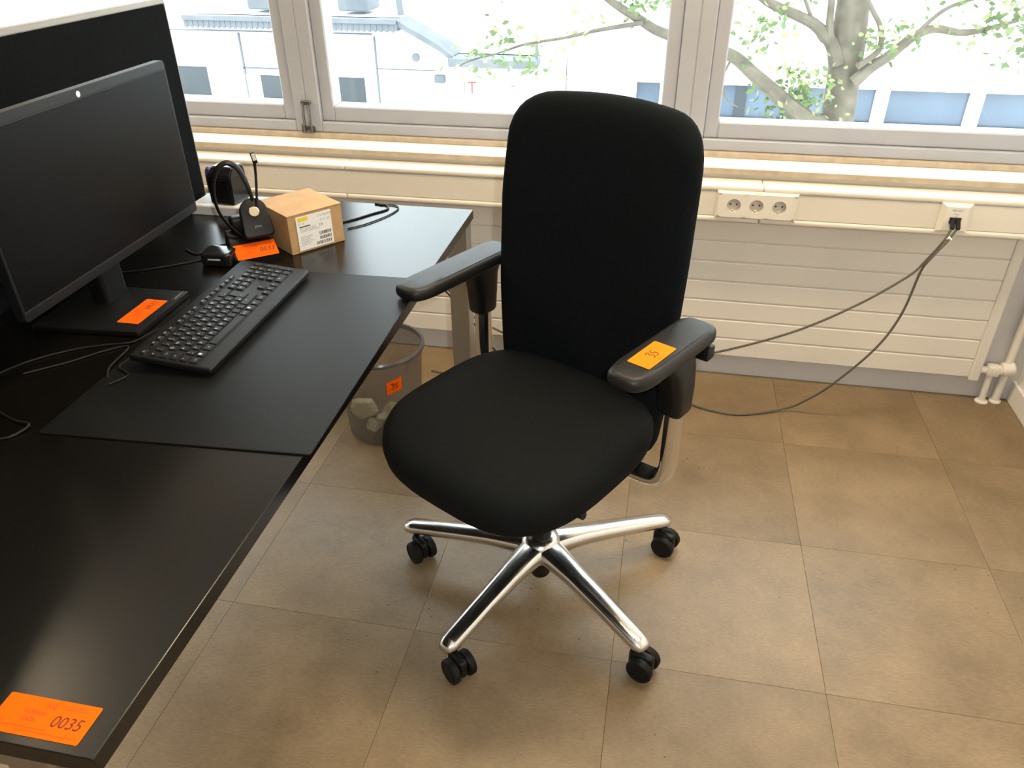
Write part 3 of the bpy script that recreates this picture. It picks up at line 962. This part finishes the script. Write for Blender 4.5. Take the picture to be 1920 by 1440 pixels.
m1 = monitor('computer_monitor', 'large black computer monitor standing in front of the fabric screen', (-1.045, 1.280, DZ), R(1.3), .573, .326, .100)
bm = new()
pad(bm, rpoly([(-.135, -.145), (.090, -.135), (.090, .050), (-.135, .050)], .006, 3), 0, .011, .002, 2)
bp = obj('base_plate', bm, 'black', m1, smooth=True)
bm = new(); text(bm, 'Lenovo', 0, 0, 0, .0125, rot=R(90)); obj('lettering', bm, 'grey', bp, (.079, .026, .0114), smooth=False)
sticker(m1, '0033', (.047, -.052, .0113), (.02, 1, 0), (-1, .02, 0), .104, .047, 'orange lot sticker on the monitor base plate')
m2 = monitor('computer_monitor', 'second monitor at the left edge, only its lower right corner in view', (-1.01, .705, DZ), R(14), .573, .326, .100, False)
m2['label'] = 'black monitor at the left edge of the photo, only a corner showing'
bm = new(); pad(bm, rpoly([(-.135, -.09), (.06, -.09), (.06, .09), (-.135, .09)], .006, 3), 0, .011, .002, 2); obj('base_plate', bm, 'black', m2)

# keyboard
KU = .0186
kb = thing('keyboard', 'black full-size computer keyboard with white legends on the desk mat', 'keyboard', (-.818, 1.247, DZ + .003), R(90.6))
kb.rotation_mode = 'XYZ'
KL, KD = .430, .157
tilt = R(5.5)
KT = Matrix.Translation((0, -KD / 2, .004)) @ Matrix.Rotation(tilt, 4, 'X') @ Matrix.Translation((0, KD / 2, 0))
bm = new()
pad(bm, rpoly([(-KL / 2, -KD / 2), (KL / 2, -KD / 2), (KL / 2, KD / 2), (-KL / 2, KD / 2)], .006, 3), 0, .0125, .003, 3)
xform(bm, KT)
kbody = obj('body', bm, 'kbody', kb)
for sx in (-1, 1):
    bm = new(); box(bm, -.012, .012, -.004, .004, 0, .02, .001, 1); obj('foot', bm, 'kbody', kb, (sx * .17, KD / 2 - .012, 0), smooth=False)
    bm = new(); box(bm, -.02, .02, -.005, .005, 0, .006, .001, 1); obj('rubber_foot', bm, 'kbody', kb, (sx * .17, -KD / 2 + .012, 0), smooth=False)
rows = []
y6, y5, y4, y3, y2, y1 = 0, 1, 2, 3, 4, 5.15
def addrow(y, x, items, hgt=1.0):
    for it in items:
        if isinstance(it, (int, float)):
            x += it; continue
        lab, w = it if isinstance(it, tuple) else (it, 1)
        rows.append((x + w / 2, y, w, hgt, lab))
        x += w
addrow(y6, 0, [('Strg', 1.25), ('\u25a0', 1.25), ('Alt', 1.25), ('', 6.25), ('Alt Gr', 1.25), ('\u25a0', 1.25), ('\u2261', 1.25), ('Strg', 1.25), .25, '<', 'v', '>', .25, ('0', 2), ','])
addrow(y5, 0, [('^', 1.25), '<>', 'Y', 'X', 'C', 'V', 'B', 'N', 'M', ',;', '.:', '-_', ('^', 2.75), 1.25, '^', 1.25, '1', '2', '3'])
addrow(y4, 0, [('v', 1.75), 'A', 'S', 'D', 'F', 'G', 'H', 'J', 'K', 'L', '\u00d6', '\u00c4', "#'", 1.5 - .25 + .0, 3.25 + .25, '4', '5', '6'])
addrow(y3, 0, [('Tab', 1.5), 'Q', 'W', 'E', 'R', 'T', 'Z', 'U', 'I', 'O', 'P', '\u00dc', '+*', 1.5 + .25, 'Entf', 'Ende', 'Bild', .25, '7', '8', '9'])
addrow(y2, 0, ['^', '1!', '2"', '3\u00a7', '4$', '5%', '6&', '7/', '8(', '9)', '0=', '\u00df?', "'`", ('<-', 2), .25, 'Einf', 'Pos1', 'Bild', .25, 'Num', '/', '*', '-'])
addrow(y1, 0, ['Esc', .75, 'F1', 'F2', 'F3', 'F4', .62, 'F5', 'F6', 'F7', 'F8', .63, 'F9', 'F10', 'F11', 'F12', .25, 'Druck', 'Roll', 'Pause'], .62)
rows.append((14.25, y4 - 0 + .5, 1.35, 2.0, '<-'))
rows.append((22.0, y3 - .5, 1, 2.0, '+')); rows.append((22.0, y5 - .5, 1, 2.0, '<-'))
keymesh = {}
KX0, KY0 = -22.5 * KU / 2, -KD / 2 + .0385
for (cx, ry, w, hgt, lab) in rows:
    k = (w, hgt, lab)
    if k not in keymesh:
        bm = new()
        hx, hy = w * KU / 2 - .0011, hgt * KU / 2 - .0011
        o1 = rpoly([(-hx, -hy), (hx, -hy), (hx, hy), (-hx, hy)], .002, 2)
        o2 = [(x * (hx - .0016) / hx, y * (hy - .0014) / hy + .0004) for x, y in o1]
        rings(bm, [[(x, y, 0) for x, y in o1], [(x, y, .0032) for x, y in o2]])
        if lab:
            if len(lab) == 2 and not lab[0].isalpha():
                text(bm, lab[0], -hx * .35, -hy * .42, .0034, .0062, 1)
                text(bm, lab[1], -hx * .35, hy * .42, .0034, .0052, 1)
            elif len(lab) > 2:
                text(bm, lab, 0, 0, .0034, .0042, 1)
            else:
                text(bm, lab, -hx * .3 if hgt == 1 else 0, hy * .15, .0034, .0078 if hgt >= 1 else .0055, 1)
        me = bpy.data.meshes.new('key')
        bm.to_mesh(me); bm.free()
        me.materials.append(M['key']); me.materials.append(M['legend'])
        keymesh[k] = me
    o = bpy.data.objects.new('key', keymesh[k]); COL.objects.link(o); o.parent = kb
    o.matrix_local = KT @ Matrix.Translation((KX0 + cx * KU, KY0 + ry * KU, .0122))
bm = new(); tube(bm, [(-.19, .088, .012), (-.215, .10, .004), (-.235, .07, .0025), (-.27, .085, .0025)], .0018, 8, 6); obj('cord_stub', bm, 'cable', kb)

# cardboard box
BXA = math.atan2(.114, .085)
cb = thing('cardboard_box', 'small brown cardboard box with white shipping label beside the headset', 'box', (-.834, 1.574, DZ), BXA)
bw, bd_, bh = .1425, .150, .0935
bm = new(); box(bm, 0, bw, 0, bd_, 0.0005, bh, .001, 1); obj('carton', bm, 'card', cb, smooth=False)
bm = new(); box(bm, -.0012, bw + .0012, -.0012, bd_ + .001, bh - .0003, bh + .0022, .0006, 1); lid = obj('lid_flap', bm, 'card', cb, smooth=False)
bm = new()
for k in range(30):
    bar2(bm, .018 + k * .0035, .018 + k * .0035 + .0018, .0425, .0432, bh + .0026)
obj('perforation', bm, 'darkprint', lid, smooth=False)
bm = new()
LX, LZ, LW, LH = .066, .047, .092, .082
box(bm, LX - LW / 2, LX + LW / 2, -.0017, -.001, LZ - LH / 2, LZ + LH / 2)
lb = obj('shipping_label', bm, 'paper', cb, smooth=False)
lb['label'] = 'white printed label with yellow corner'
bm = new()
bar2(bm, -.032, -.012, .0255, .0335, 0, 2)
text(bm, '2 4 3G/0%', .021, .029, 0, .0068, 1)
text(bm, 'G 13', -.026, .020, 0, .006, 1)
text(bm, 'C 11 20', .022, .019, 0, .006, 1)
bar2(bm, -.030, -.008, .0125, .015, 0, 0)
for k in range(3):
    bar2(bm, -.030, .002 + .004 * k, .009 - .003 * k, .0098 - .003 * k, 0, 1)
text(bm, 'CE', .013, .009, 0, .007, 0)
for k in range(6):
    bar2(bm, -.030, -.006 - .003 * (k % 3), -.008 - .0034 * k, -.0072 - .0034 * k, 0, 1)
for r_, (ya, yb_) in enumerate(((-.012, -.005), (-.022, -.015), (-.032, -.025))):
    x = .008 if r_ < 2 else .000
    while x < .031:
        w_ = random.choice((.0007, .0012, .0018))
        bar2(bm, x, min(x + w_, .032), ya, yb_, 0, 0)
        x += w_ + random.choice((.0006, .001, .0014))
xform(bm, Matrix.Translation((LX, -.0019, LZ)) @ Matrix.Rotation(R(90), 4, 'X') @ Matrix.Diagonal((1.3, 1.14, 1, 1)))
obj('print', bm, ['darkprint', 'grey', 'yellow'], lb, smooth=False)

# headset on its charging stand
HA = R(40)
hst = thing('headset_stand', 'black wedge-shaped headset charging stand with orange sticker 0033', 'headset stand', (-.912, 1.546, DZ), HA)
# local: front towards -Y
bm = new()
prof = [(-.022, 0), (.085, 0), (.085, .012), (.062, .055), (.050, .058), (.026, .040), (-.022, .014)]
a = [(-.050, y, z) for y, z in prof]; b = [(.050, y, z) for y, z in prof]
rings(bm, [[(-.050, y * .97 + .001, z * .96 + .0004) for y, z in prof], [(-.047, y, z) for y, z in prof], [(.047, y, z) for y, z in prof], [(.050, y * .97 + .001, z * .96 + .0004) for y, z in prof]])
obj('base', bm, 'black', hst, smooth=False)
bm = new(); box(bm, -.036, .036, .036, .068, .040, .090, .008, 3); obj('cradle', bm, 'black', hst)
sticker(hst, '0033', (.002, -.0070, .0232), (1, 0, 0), (0, .88, .475), .094, .045, 'orange lot sticker printed 0033 on the front of the stand')
hs = thing('headset', 'black over-head headset with upright microphone boom hanging on its stand', 'headset', (-.900, 1.560, DZ + .005), HA)
# earpiece plate leaning on the cradle
bm = new()
ol = rpoly([(-.036, -.045), (.036, -.045), (.030, .030), (.012, .046), (-.012, .046), (-.030, .030)], .014, 5)
pad(bm, ol, -.006, .008, .004, 3)
xform(bm, Matrix.Translation((0, .020, .082)) @ Matrix.Rotation(R(62), 4, 'X'))
obj('earpiece', bm, 'black', hs)
bm = new(); lathe(bm, [(.0, -.004), (.012, -.004), (.012, 0), (.0105, .0015), (.004, .001), (0, .0016)], 28)
xform(bm, Matrix.Translation((-.002, .0095, .101)) @ Matrix.Rotation(R(62), 4, 'X')); obj('hinge_cap', bm, 'gold', hs)
bm = new(); text(bm, 'Jabra', 0, 0, 0, .008); xform(bm, Matrix.Translation((0, .0005, .069)) @ Matrix.Rotation(R(62), 4, 'X')); obj('lettering', bm, 'grey', hs, smooth=False)
bm = new()
lathe(bm, [(.0, -.012), (.026, -.012), (.03, -.004), (.026, .006), (0, .006)], 28)
xform(bm, Matrix.Translation((.0, .040, .088)) @ Matrix.Rotation(R(62), 4, 'X')); obj('ear_cushion', bm, 'foam', hs)
bm = new()
tube(bm, [(.006, .034, .112), (-.002, .038, .160), (-.014, .042, .194), (-.036, .044, .209), (-.060, .044, .195), (-.075, .042, .156), (-.075, .036, .112), (-.062, .030, .078), (-.044, .026, .052), (-.030, .026, .040)],
     [.0055, .0065, .007, .007, .0065, .0055, .0045, .0045, .006, .006], 10, 6, flat=.6)
obj('headband', bm, 'black', hs)
bm = new(); tube(bm, [(-.003, .039, .165), (-.014, .043, .194), (-.030, .045, .207)], .0078, 10, 6, flat=.6); obj('band_padding', bm, 'blacksoft', hs)
bm = new()
tube(bm, [(.008, .022, .100), (.014, .030, .128), (.021, .038, .165), (.024, .042, .188), (.0255, .044, .204)], [.0035, .003, .003, .0032, .004], 10, 6)
obj('microphone_boom', bm, 'black', hs)
bm = new(); box(bm, -.0055, .0055, -.004, .004, -.012, .014, .003, 3); xform(bm, Matrix.Translation((.0255, .044, .210)) @ Matrix.Rotation(R(-10), 4, 'Y')); obj('microphone', bm, 'black', hs)
bm = new(); box(bm, -.004, .004, -.0046, -.0036, -.004, .012, .0004, 1); xform(bm, Matrix.Translation((.0255, .044, .210)) @ Matrix.Rotation(R(-10), 4, 'Y')); obj('microphone_grille', bm, 'silver', hs)

# small dock with silver strip
dk = thing('usb_hub', 'small black rounded desk hub with silver strip on its front edge', 'hub', (-.980, 1.508, DZ), R(4))
bm = new(); pad(bm, rpoly([(-.036, -.028), (.036, -.028), (.036, .030), (-.036, .030)], .012, 5), 0, .032, .006, 4); obj('case', bm, 'blackgloss', dk)
bm = new(); box(bm, -.016, .014, -.0292, -.0275, .0165, .0205, .0008, 2); obj('silver_strip', bm, 'silver', dk)

# flat white box with a glossy black device on it, by the screen
wb = thing('white_box', 'flat white plastic box lying at the far end of the desk', 'box', (-1.150, 1.84, DZ), R(0))
bm = new(); box(bm, -.072, .078, -.048, .05, 0, .0245, .002, 2); obj('case', bm, 'whiteplastic', wb, smooth=False)
bm = new(); box(bm, -.0705, .0765, -.0465, .0485, .0245, .0256, .0004, 1); obj('lid', bm, 'whiteplastic', wb, smooth=False)
ph = thing('black_device', 'glossy black box-shaped device standing on the flat white box', 'device', (-1.125, 1.842, DZ + .0258), R(-6))
bm = new()
rings(bm, [[(-.040, -.036, 0), (.032, -.036, 0), (.032, .036, 0), (-.040, .036, 0)], [(-.040, -.034, .075), (.032, -.034, .075), (.032, .036, .075), (-.040, .036, .075)], [(-.036, -.012, .094), (.028, -.012, .094), (.028, .034, .094), (-.036, .034, .094)]])
bmesh.ops.bevel(bm, geom=bm.edges[:], offset=.003, segments=2, affect='EDGES')
obj('case', bm, 'blackgloss', ph)
bm = new(); box(bm, -.03, .022, -.0365, -.0345, .012, .066, .001, 1); obj('front_panel', bm, 'black', ph, smooth=False)
bm = new(); tube(bm, [(-1.213, 1.925, DZ + .010), (-1.222, 1.93, DZ + .05), (-1.233, 1.935, DZ + .078), (-1.246, 1.945, DZ + .06), (-1.25, 1.95, DZ + .008)], .0075, 10, 6)
tag(obj('purple_cable', bm, 'purple'), 'short purple cable loop by the lower corner of the fabric screen', 'cable')


def cord(label, pts, r=.0018, z=None, m='cable'):
    bm = new()
    tube(bm, pts, r, 8, 8)
    return tag(obj('desk_cable', bm, m), label, 'cable')


zt_ = DZ + .0022
zm = DZ + .0052
cord('thin black cord curving from the monitor base to the keyboard\'s top edge', [(-1.135, .935, zt_), (-1.10, 1.02, zt_), (-1.05, 1.075, zt_), (-1.0, 1.105, zt_), (-.955, 1.125, zt_), (-.935, 1.165, zm), (-.916, 1.215, zm), (-.905, 1.275, zm), (-.900, 1.325, zm)])
cord('thin black cord running straight from below the monitor towards the keyboard', [(-1.075, .985, zt_), (-1.02, 1.04, zt_), (-.985, 1.085, zt_), (-.950, 1.107, zt_), (-.935, 1.03, zm), (-.915, .995, zm)])
cord('black cable looping at the left edge of the writing mat', [(-1.26, .86, zt_), (-1.16, .905, zt_), (-1.085, .905, zt_), (-1.035, .875, zt_), (-.985, .855, zt_), (-.950, .845, zm), (-.960, .815, zt_), (-.985, .803, zt_)], .0022)
cord('thin black cable lying between the monitor and the small hub', [(-1.20, 1.40, zt_), (-1.12, 1.44, zt_), (-1.06, 1.485, zt_), (-1.03, 1.51, zt_), (-1.005, 1.505, DZ + .006)])
cord('black cable rising in a loop behind the small hub', [(-.985, 1.548, DZ + .01), (-1.0, 1.60, DZ + .025), (-1.01, 1.65, DZ + .02), (-1.0, 1.70, zt_), (-.99, 1.735, zt_), (-1.0, 1.77, zt_)])
cord('black cable from the headset stand curling back to the hub', [(-.925, 1.600, DZ + .006), (-.965, 1.63, zt_), (-1.01, 1.62, zt_), (-1.045, 1.58, zt_), (-1.06, 1.54, zt_), (-1.10, 1.56, zt_)], .0022)
cord('flat black cable leading from the headset stand to the hub', [(-.918, 1.585, DZ + .008), (-.945, 1.572, DZ + .012), (-.962, 1.555, DZ + .014), (-.966, 1.545, DZ + .014)], .003)
cord('black cable looping out behind the cardboard box', [(-.80, 1.80, zt_), (-.775, 1.83, zt_), (-.745, 1.875, zt_), (-.718, 1.915, zt_), (-.73, 1.945, zt_), (-.765, 1.952, zt_)], .0024)
cord('second black cable loop on the desk right of the cardboard box', [(-.77, 1.76, zt_), (-.735, 1.80, zt_), (-.70, 1.87, zt_), (-.69, 1.925, zt_), (-.71, 1.95, zt_), (-.75, 1.945, zt_)], .0018)
bm = new(); tube(bm, [(-1.3, 2.02, .62), (-1.0, 2.04, .60), (-.8, 2.05, .56), (-.62, 2.1, .42), (-.50, 2.12, .25), (-.40, 2.15, .1), (-.3, 2.2, .004)], .003, 8, 6)
tag(obj('power_cable', bm, 'cable'), 'dark cable sloping down behind the far desk leg to the floor', 'cable')

# ================================================================== WASTE BIN
BX, BY = -.800, 1.945
wbn = thing('waste_bin', 'translucent smoke-grey plastic waste bin under the desk', 'bin', (BX, BY, 0))
bm = new()
lathe(bm, [(.0, .003), (.108, .003), (.114, .010), (.134, .298), (.1365, .306), (.1340, .306), (.1315, .299), (.1115, .012), (.106, .0055), (.0, .0055)], 48)
obj('body', bm, 'binplastic', wbn)
bm = new(); lathe(bm, [(.1345, .292), (.1415, .295), (.1425, .303), (.139, .3085), (.1325, .308), (.1320, .300), (.1345, .292)], 48, cap0=False, cap1=False); obj('rim', bm, 'binrim', wbn)
ang = R(-52)
bm = new()
pts = []
nn = 10
for zz in (-.022, .022):
    pts.append([((.1272 + (zz) * .068) * math.cos(t_ * .36 - .18), (.1272 + (zz) * .068) * math.sin(t_ * .36 - .18), .225 + zz + (t_ - .5) * .012) for t_ in [i / nn for i in range(nn + 1)]])
rings(bm, pts, False, False, closed=False)
stk = obj('price_sticker', bm, 'orange', wbn); stk.rotation_euler = (0, 0, ang)
stk['label'] = 'orange sticker with handwritten number on the bin'
for v in stk.data.vertices:
    v.co.x *= 1.03; v.co.y *= 1.03
bm = new()
for st in ([(-.010, .008), (-.004, .010), (-.001, .006), (-.006, .001), (-.001, -.002), (-.003, -.008), (-.010, -.009)], [(.012, .012), (.005, .008), (.005, .003), (.010, .001), (.009, -.005), (.003, -.008)]):
    tube(bm, [(.1322 + y * .068, x, .225 + y) for x, y in st], .0011, 6, 5)
obj('handwriting', bm, 'penink', stk)


def crumple(name, label, m, loc, size, seed, sq=(1, 1, .7)):
    rnd = random.Random(seed)
    bm = new()
    bmesh.ops.create_icosphere(bm, subdivisions=3, radius=size)
    dirs = [(Vector((rnd.gauss(0, 1), rnd.gauss(0, 1), rnd.gauss(0, 1))).normalized(), rnd.uniform(.55, .95)) for _ in range(26)]
    for v in bm.verts:
        d = v.co.normalized()
        k = min([1.1] + [c / max(.2, d.dot(n)) for n, c in dirs if d.dot(n) > .2])
        v.co = Vector((d.x * sq[0], d.y * sq[1], d.z * sq[2])) * size * k
    return tag(obj(name, bm, m, None, loc, smooth=False), label, 'paper')


crumple('crumpled_paper', 'pale yellow crumpled paper ball, upper one in the waste bin', 'crumple', (BX - .052, BY - .030, .085), .054, 3, (1, .8, .9))
crumple('crumpled_paper', 'small pale paper scrap on the right inside the waste bin', 'crumplegrey', (BX + .012, BY - .045, .068), .026, 5)
crumple('crumpled_paper', 'greenish grey crumpled paper lying lowest in the waste bin', 'crumplegrey', (BX - .020, BY - .056, .040), .038, 8, (1, .8, .8))
crumple('crumpled_paper', 'beige crumpled paper at the back inside the waste bin', 'crumple', (BX + .02, BY + .03, .045), .045, 11)
crumple('red_paper_scrap', 'small red paper scrap at the bottom of the waste bin', 'red', (BX + .036, BY - .070, .020), .017, 14, (1, .7, .6))

# ================================================================== THE CHAIR
CX, CY = -.203, 1.375
ch = thing('office_chair', 'black upholstered swivel office chair with armrests and polished five-star base', 'chair', (CX, CY, 0), R(-29))
# seat (local +Y is the back of the chair)
def seat_pt(x, y, z):
    f = max(0.0, (-y - .17) / .16)
    return (x, y, z - .022 * f * f - (.006 * max(0, 1 - (x / .2) ** 2 - ((y + .05) / .2) ** 2)) * (1 if z > .53 else 0))
ol = superell(.249, .250, 3.2, 72, -.004, -.080)
def sring(s, z, d=0):
    return [seat_pt(p[0] * s, -.08 + (p[1] + .08) * s, z) for p in ol]
rs = [sring(.78, .462), sring(.90, .463), sring(.96, .468), sring(.985, .480), sring(1.0, .500), sring(1.0, .513), sring(.990, .528), sring(.965, .541), sring(.925, .550), sring(.86, .555), sring(.74, .5575), sring(.58, .558), sring(.40, .558), sring(.2, .558), [seat_pt(0, -.08, .558)]]
bm = new(); rings(bm, rs)
obj('seat', bm, 'fabric', ch)
bm = new()
rings(bm, [[(p[0] * .74, -.07 + (p[1] + .08) * .74, .440) for p in ol], [(p[0] * .86, -.08 + (p[1] + .08) * .88, .452) for p in ol], [(p[0] * .90, -.08 + (p[1] + .08) * .91, .470) for p in ol]])
obj('seat_shell', bm, 'black', ch)
bm = new(); box(bm, -.085, .085, -.13, .13, .385, .445, .012, 2); box(bm, -.06, .06, .10, .24, .395, .435, .01, 2); obj('tilt_mechanism', bm, 'black', ch)
bm = new(); tube(bm, [(.08, -.13, .43), (.18, -.145, .432), (.218, -.150, .44)], [.007, .007, .009], 10, 4, flat=.8); obj('lever', bm, 'black', ch)
bm = new(); tube(bm, [(-.08, -.10, .43), (-.20, -.12, .432), (-.235, -.125, .44)], [.007, .007, .009], 10, 4, flat=.8); obj('lever', bm, 'black', ch)

# backrest
def bbase(z):
    tab = [(.36, .132), (.5, .128), (.7, .130), (.9, .142), (1.05, .158), (1.16, .176)]
    if z <= tab[0][0]:
        return tab[0][1]
    for (a, va), (b, vb) in zip(tab, tab[1:]):
        if z <= b:
            t = (z - a) / (b - a); t = t * t * (3 - 2 * t) * .5 + t * .5
            return va + (vb - va) * t
    return tab[-1][1]
def bpt(x, z, off):
    return (x, bbase(z) + .036 * (1 - (x / .222) ** 2) + off, z)
ol = rpoly([(-.192, .385), (.192, .385), (.214, .52), (.222, .75), (.224, .95), (.212, 1.118), (.0, 1.134), (-.214, 1.118), (-.224, .95), (-.222, .75), (-.214, .52)],
           [.07, .07, .08, .1, .1, .085, .2, .085, .1, .1, .08], 7)
bc = .775
def bring(s, off):
    return [bpt(p[0] * (1 - (1 - s) * 1.0), bc + (p[1] - bc) * (1 - (1 - s) * .6), off) for p in ol]
bm = new()
rings(bm, [bring(.90, .030), bring(.965, .028), bring(.99, .018), bring(1.0, .004), bring(.995, -.010), bring(.975, -.020), bring(.94, -.027), bring(.86, -.031), bring(.7, -.033), bring(.5, -.034), bring(.3, -.034), bring(.12, -.034), [bpt(0, bc, -.034)]], True, True)
obj('backrest', bm, 'fabricback', ch)
bm = new(); rings(bm, [bring(.90, .0285), bring(.93, .034), bring(.92, .040), bring(.80, .044), bring(.5, .046), bring(.2, .046), [bpt(0, bc, .046)]], True, True); obj('back_shell', bm, 'black', ch)
bm = new(); tube(bm, [(0, .20, .415), (0, .27, .425), (0, .285, .50), (0, .262, .62), (0, .245, .76)], [.030, .032, .032, .03, .026], 14, 6, flat=.5, up=(1, 0, 0)); obj('back_support', bm, 'black', ch)

# armrests
for s in (-1, 1):
    AX = .292 if s > 0 else .276
    py_ = .031 if s > 0 else .118      # the left pad is slid forward on its post
    bm = new()
    tube(bm, [(s * .07, py_ - .006, .444), (s * .17, py_ - .003, .444), (s * (AX - .047), py_ - .001, .446), (s * (AX - .016), py_, .456), (s * (AX - .002), py_, .484), (s * AX, py_, .53), (s * AX, py_, .60), (s * AX, py_, .66)], .024, 18, 6, flat=.72, up=(0, 1, 0))
    obj('arm_bracket', bm, 'chrome', ch)
    bm = new()
    ol2 = rpoly([(-.026, -.034), (.024, -.034), (.024, .034), (-.026, .034)], .018, 5)
    rings(bm, [[(s * AX + p[0] * .86, py_ + p[1] * .78, .622) for p in ol2], [(s * AX + p[0] * .95, py_ + p[1] * .88, .628) for p in ol2], [(s * (AX - .001) + p[0], py_ - .001 + p[1], .675) for p in ol2], [(s * (AX - .004) + p[0] * 1.02, py_ - .007 + p[1] * 1.2, .718) for p in ol2], [(s * (AX - .012) + p[0] * 1.05, py_ - .017 + p[1] * 1.6, .749) for p in ol2]])
    obj('arm_post', bm, 'black', ch)
    bm = new()
    rb_ = .128 if s > 0 else .178
    op = rpoly([(-.032, -.148), (.028, -.148), (.042, -.110), (.042, rb_ - .023), (.028, rb_), (-.030, rb_), (-.042, rb_ - .023), (-.042, -.11)], [.025, .025, .03, .03, .02, .02, .03, .03], 5)
    pad(bm, op, .7455, .775, .012, 4, dome=.002)
    xform(bm, Matrix.Translation((.276 if s > 0 else -.262, 0 if s > 0 else .008, 0)) @ Matrix.Rotation(R(-1 if s > 0 else 1), 4, 'Z'))
    pd = obj('arm_pad', bm, 'blacksoft', ch)
    bm = new(); box(bm, -.012, .016, -.014, .014, -.022, .006, .004, 2); obj('adjust_button', bm, 'black', ch, (s * .302, rb_ - .03, .735))
    if s > 0:
        hand_sticker(pd, (.2765, -.054, .7770), (0, 1, 0), (-1, 0, 0), .092, .045, label='orange sticker with handwritten 35')

# gas column
bm = new(); lathe(bm, [(.0, .028), (.020, .028), (.024, .034), (.024, .10), (.0, .10)], 28); obj('column_foot', bm, 'black', ch)
bm = new(); lathe(bm, [(.0255, .14), (.0255, .28), (.022, .285), (.022, .30), (.0, .30)], 28); obj('column_sleeve', bm, 'black', ch)
bm = new(); lathe(bm, [(.0, .29), (.014, .29), (.014, .40), (.0, .40)], 24); obj('column_piston', bm, 'chrome', ch)
# five-star base; legs in world directions, so undo the chair's turn
bm = new(); lathe(bm, [(.0, .090), (.033, .091), (.050, .100), (.055, .116), (.052, .136), (.040, .151), (.030, .156), (.0, .156)], 40); obj('base_hub', bm, 'chrome', ch)
legmesh = None
wheel_dirs = {-116: 48, -42: 68, 31: 68, 102: 20, 174: 48}
bm = new()
P = [(.018, 0, .125), (.06, 0, .126), (.13, 0, .122), (.22, 0, .112), (.30, 0, .102), (.340, 0, .0965), (.358, 0, .094)]
rw = [.040, .035, .0285, .0255, .0235, .022, .014]
PP = catmull(P, 6)
rs = []
for i, p in enumerate(PP):
    t_ = i / (len(PP) - 1) * (len(rw) - 1); a_ = min(int(t_), len(rw) - 2); w_ = rw[a_] * (1 - t_ + a_) + rw[a_ + 1] * (t_ - a_)
    if i == len(PP) - 1:
        w_ = .007
    hgt = w_ * .66
    rs.append([(p.x, w_ * math.copysign(abs(math.cos(q)) ** .8, math.cos(q)), p.z - .004 + hgt * math.copysign(abs(math.sin(q)) ** .8, math.sin(q))) for q in [2 * PI * j / 20 for j in range(20)]])
rings(bm, rs)
leg0 = obj('base_leg', bm, 'chrome', ch, angle=60)
bm = new()
lathe(bm, [(.0, -.0095), (.024, -.0095), (.0285, -.0075), (.0295, -.0045), (.0295, .0055), (.027, .009), (.022, .0098), (.020, .0082), (.0, .0082)], 32)
xform(bm, Matrix.Rotation(R(90), 4, 'Y'))
wheel0 = None
wheelbm = bm
bm = new()
box(bm, -.0108, .0108, -.046, .012, .014, .062, .009, 3)
forkbm = bm
fork0 = None
for k, (ang_, wd) in enumerate(wheel_dirs.items()):
    a_ = R(ang_ + 29)
    if k == 0:
        lg = leg0
    else:
        lg = leg0.copy(); COL.objects.link(lg); lg.parent = ch
    lg.rotation_euler = (0, 0, a_)
    # caster: fork part with two wheels as sub-parts; wheel axis along local X
    if fork0 is None:
        fork0 = obj('caster', forkbm, 'black', ch)
        wheel0 = obj('wheel', wheelbm, 'wheel', fork0)
        bm = new(); lathe(bm, [(.0075, .058), (.0075, .092), (.0, .092)], 16); stem0 = obj('stem', bm, 'black', fork0)
        fk = fork0; w1 = wheel0
    else:
        fk = fork0.copy(); COL.objects.link(fk); fk.parent = ch
        w1 = wheel0.copy(); COL.objects.link(w1); w1.parent = fk
        st_ = stem0.copy(); COL.objects.link(st_); st_.parent = fk
    w2 = wheel0.copy(); COL.objects.link(w2); w2.parent = fk
    w1.location = (.0205, -.022, .0297); w1.rotation_euler = (0, 0, 0)
    w2.location = (-.0205, -.022, .0297); w2.rotation_euler = (0, 0, R(180))
    fk.location = (.330 * math.cos(a_), .330 * math.sin(a_), 0)
    fk.rotation_euler = (0, 0, R(wd + 29))
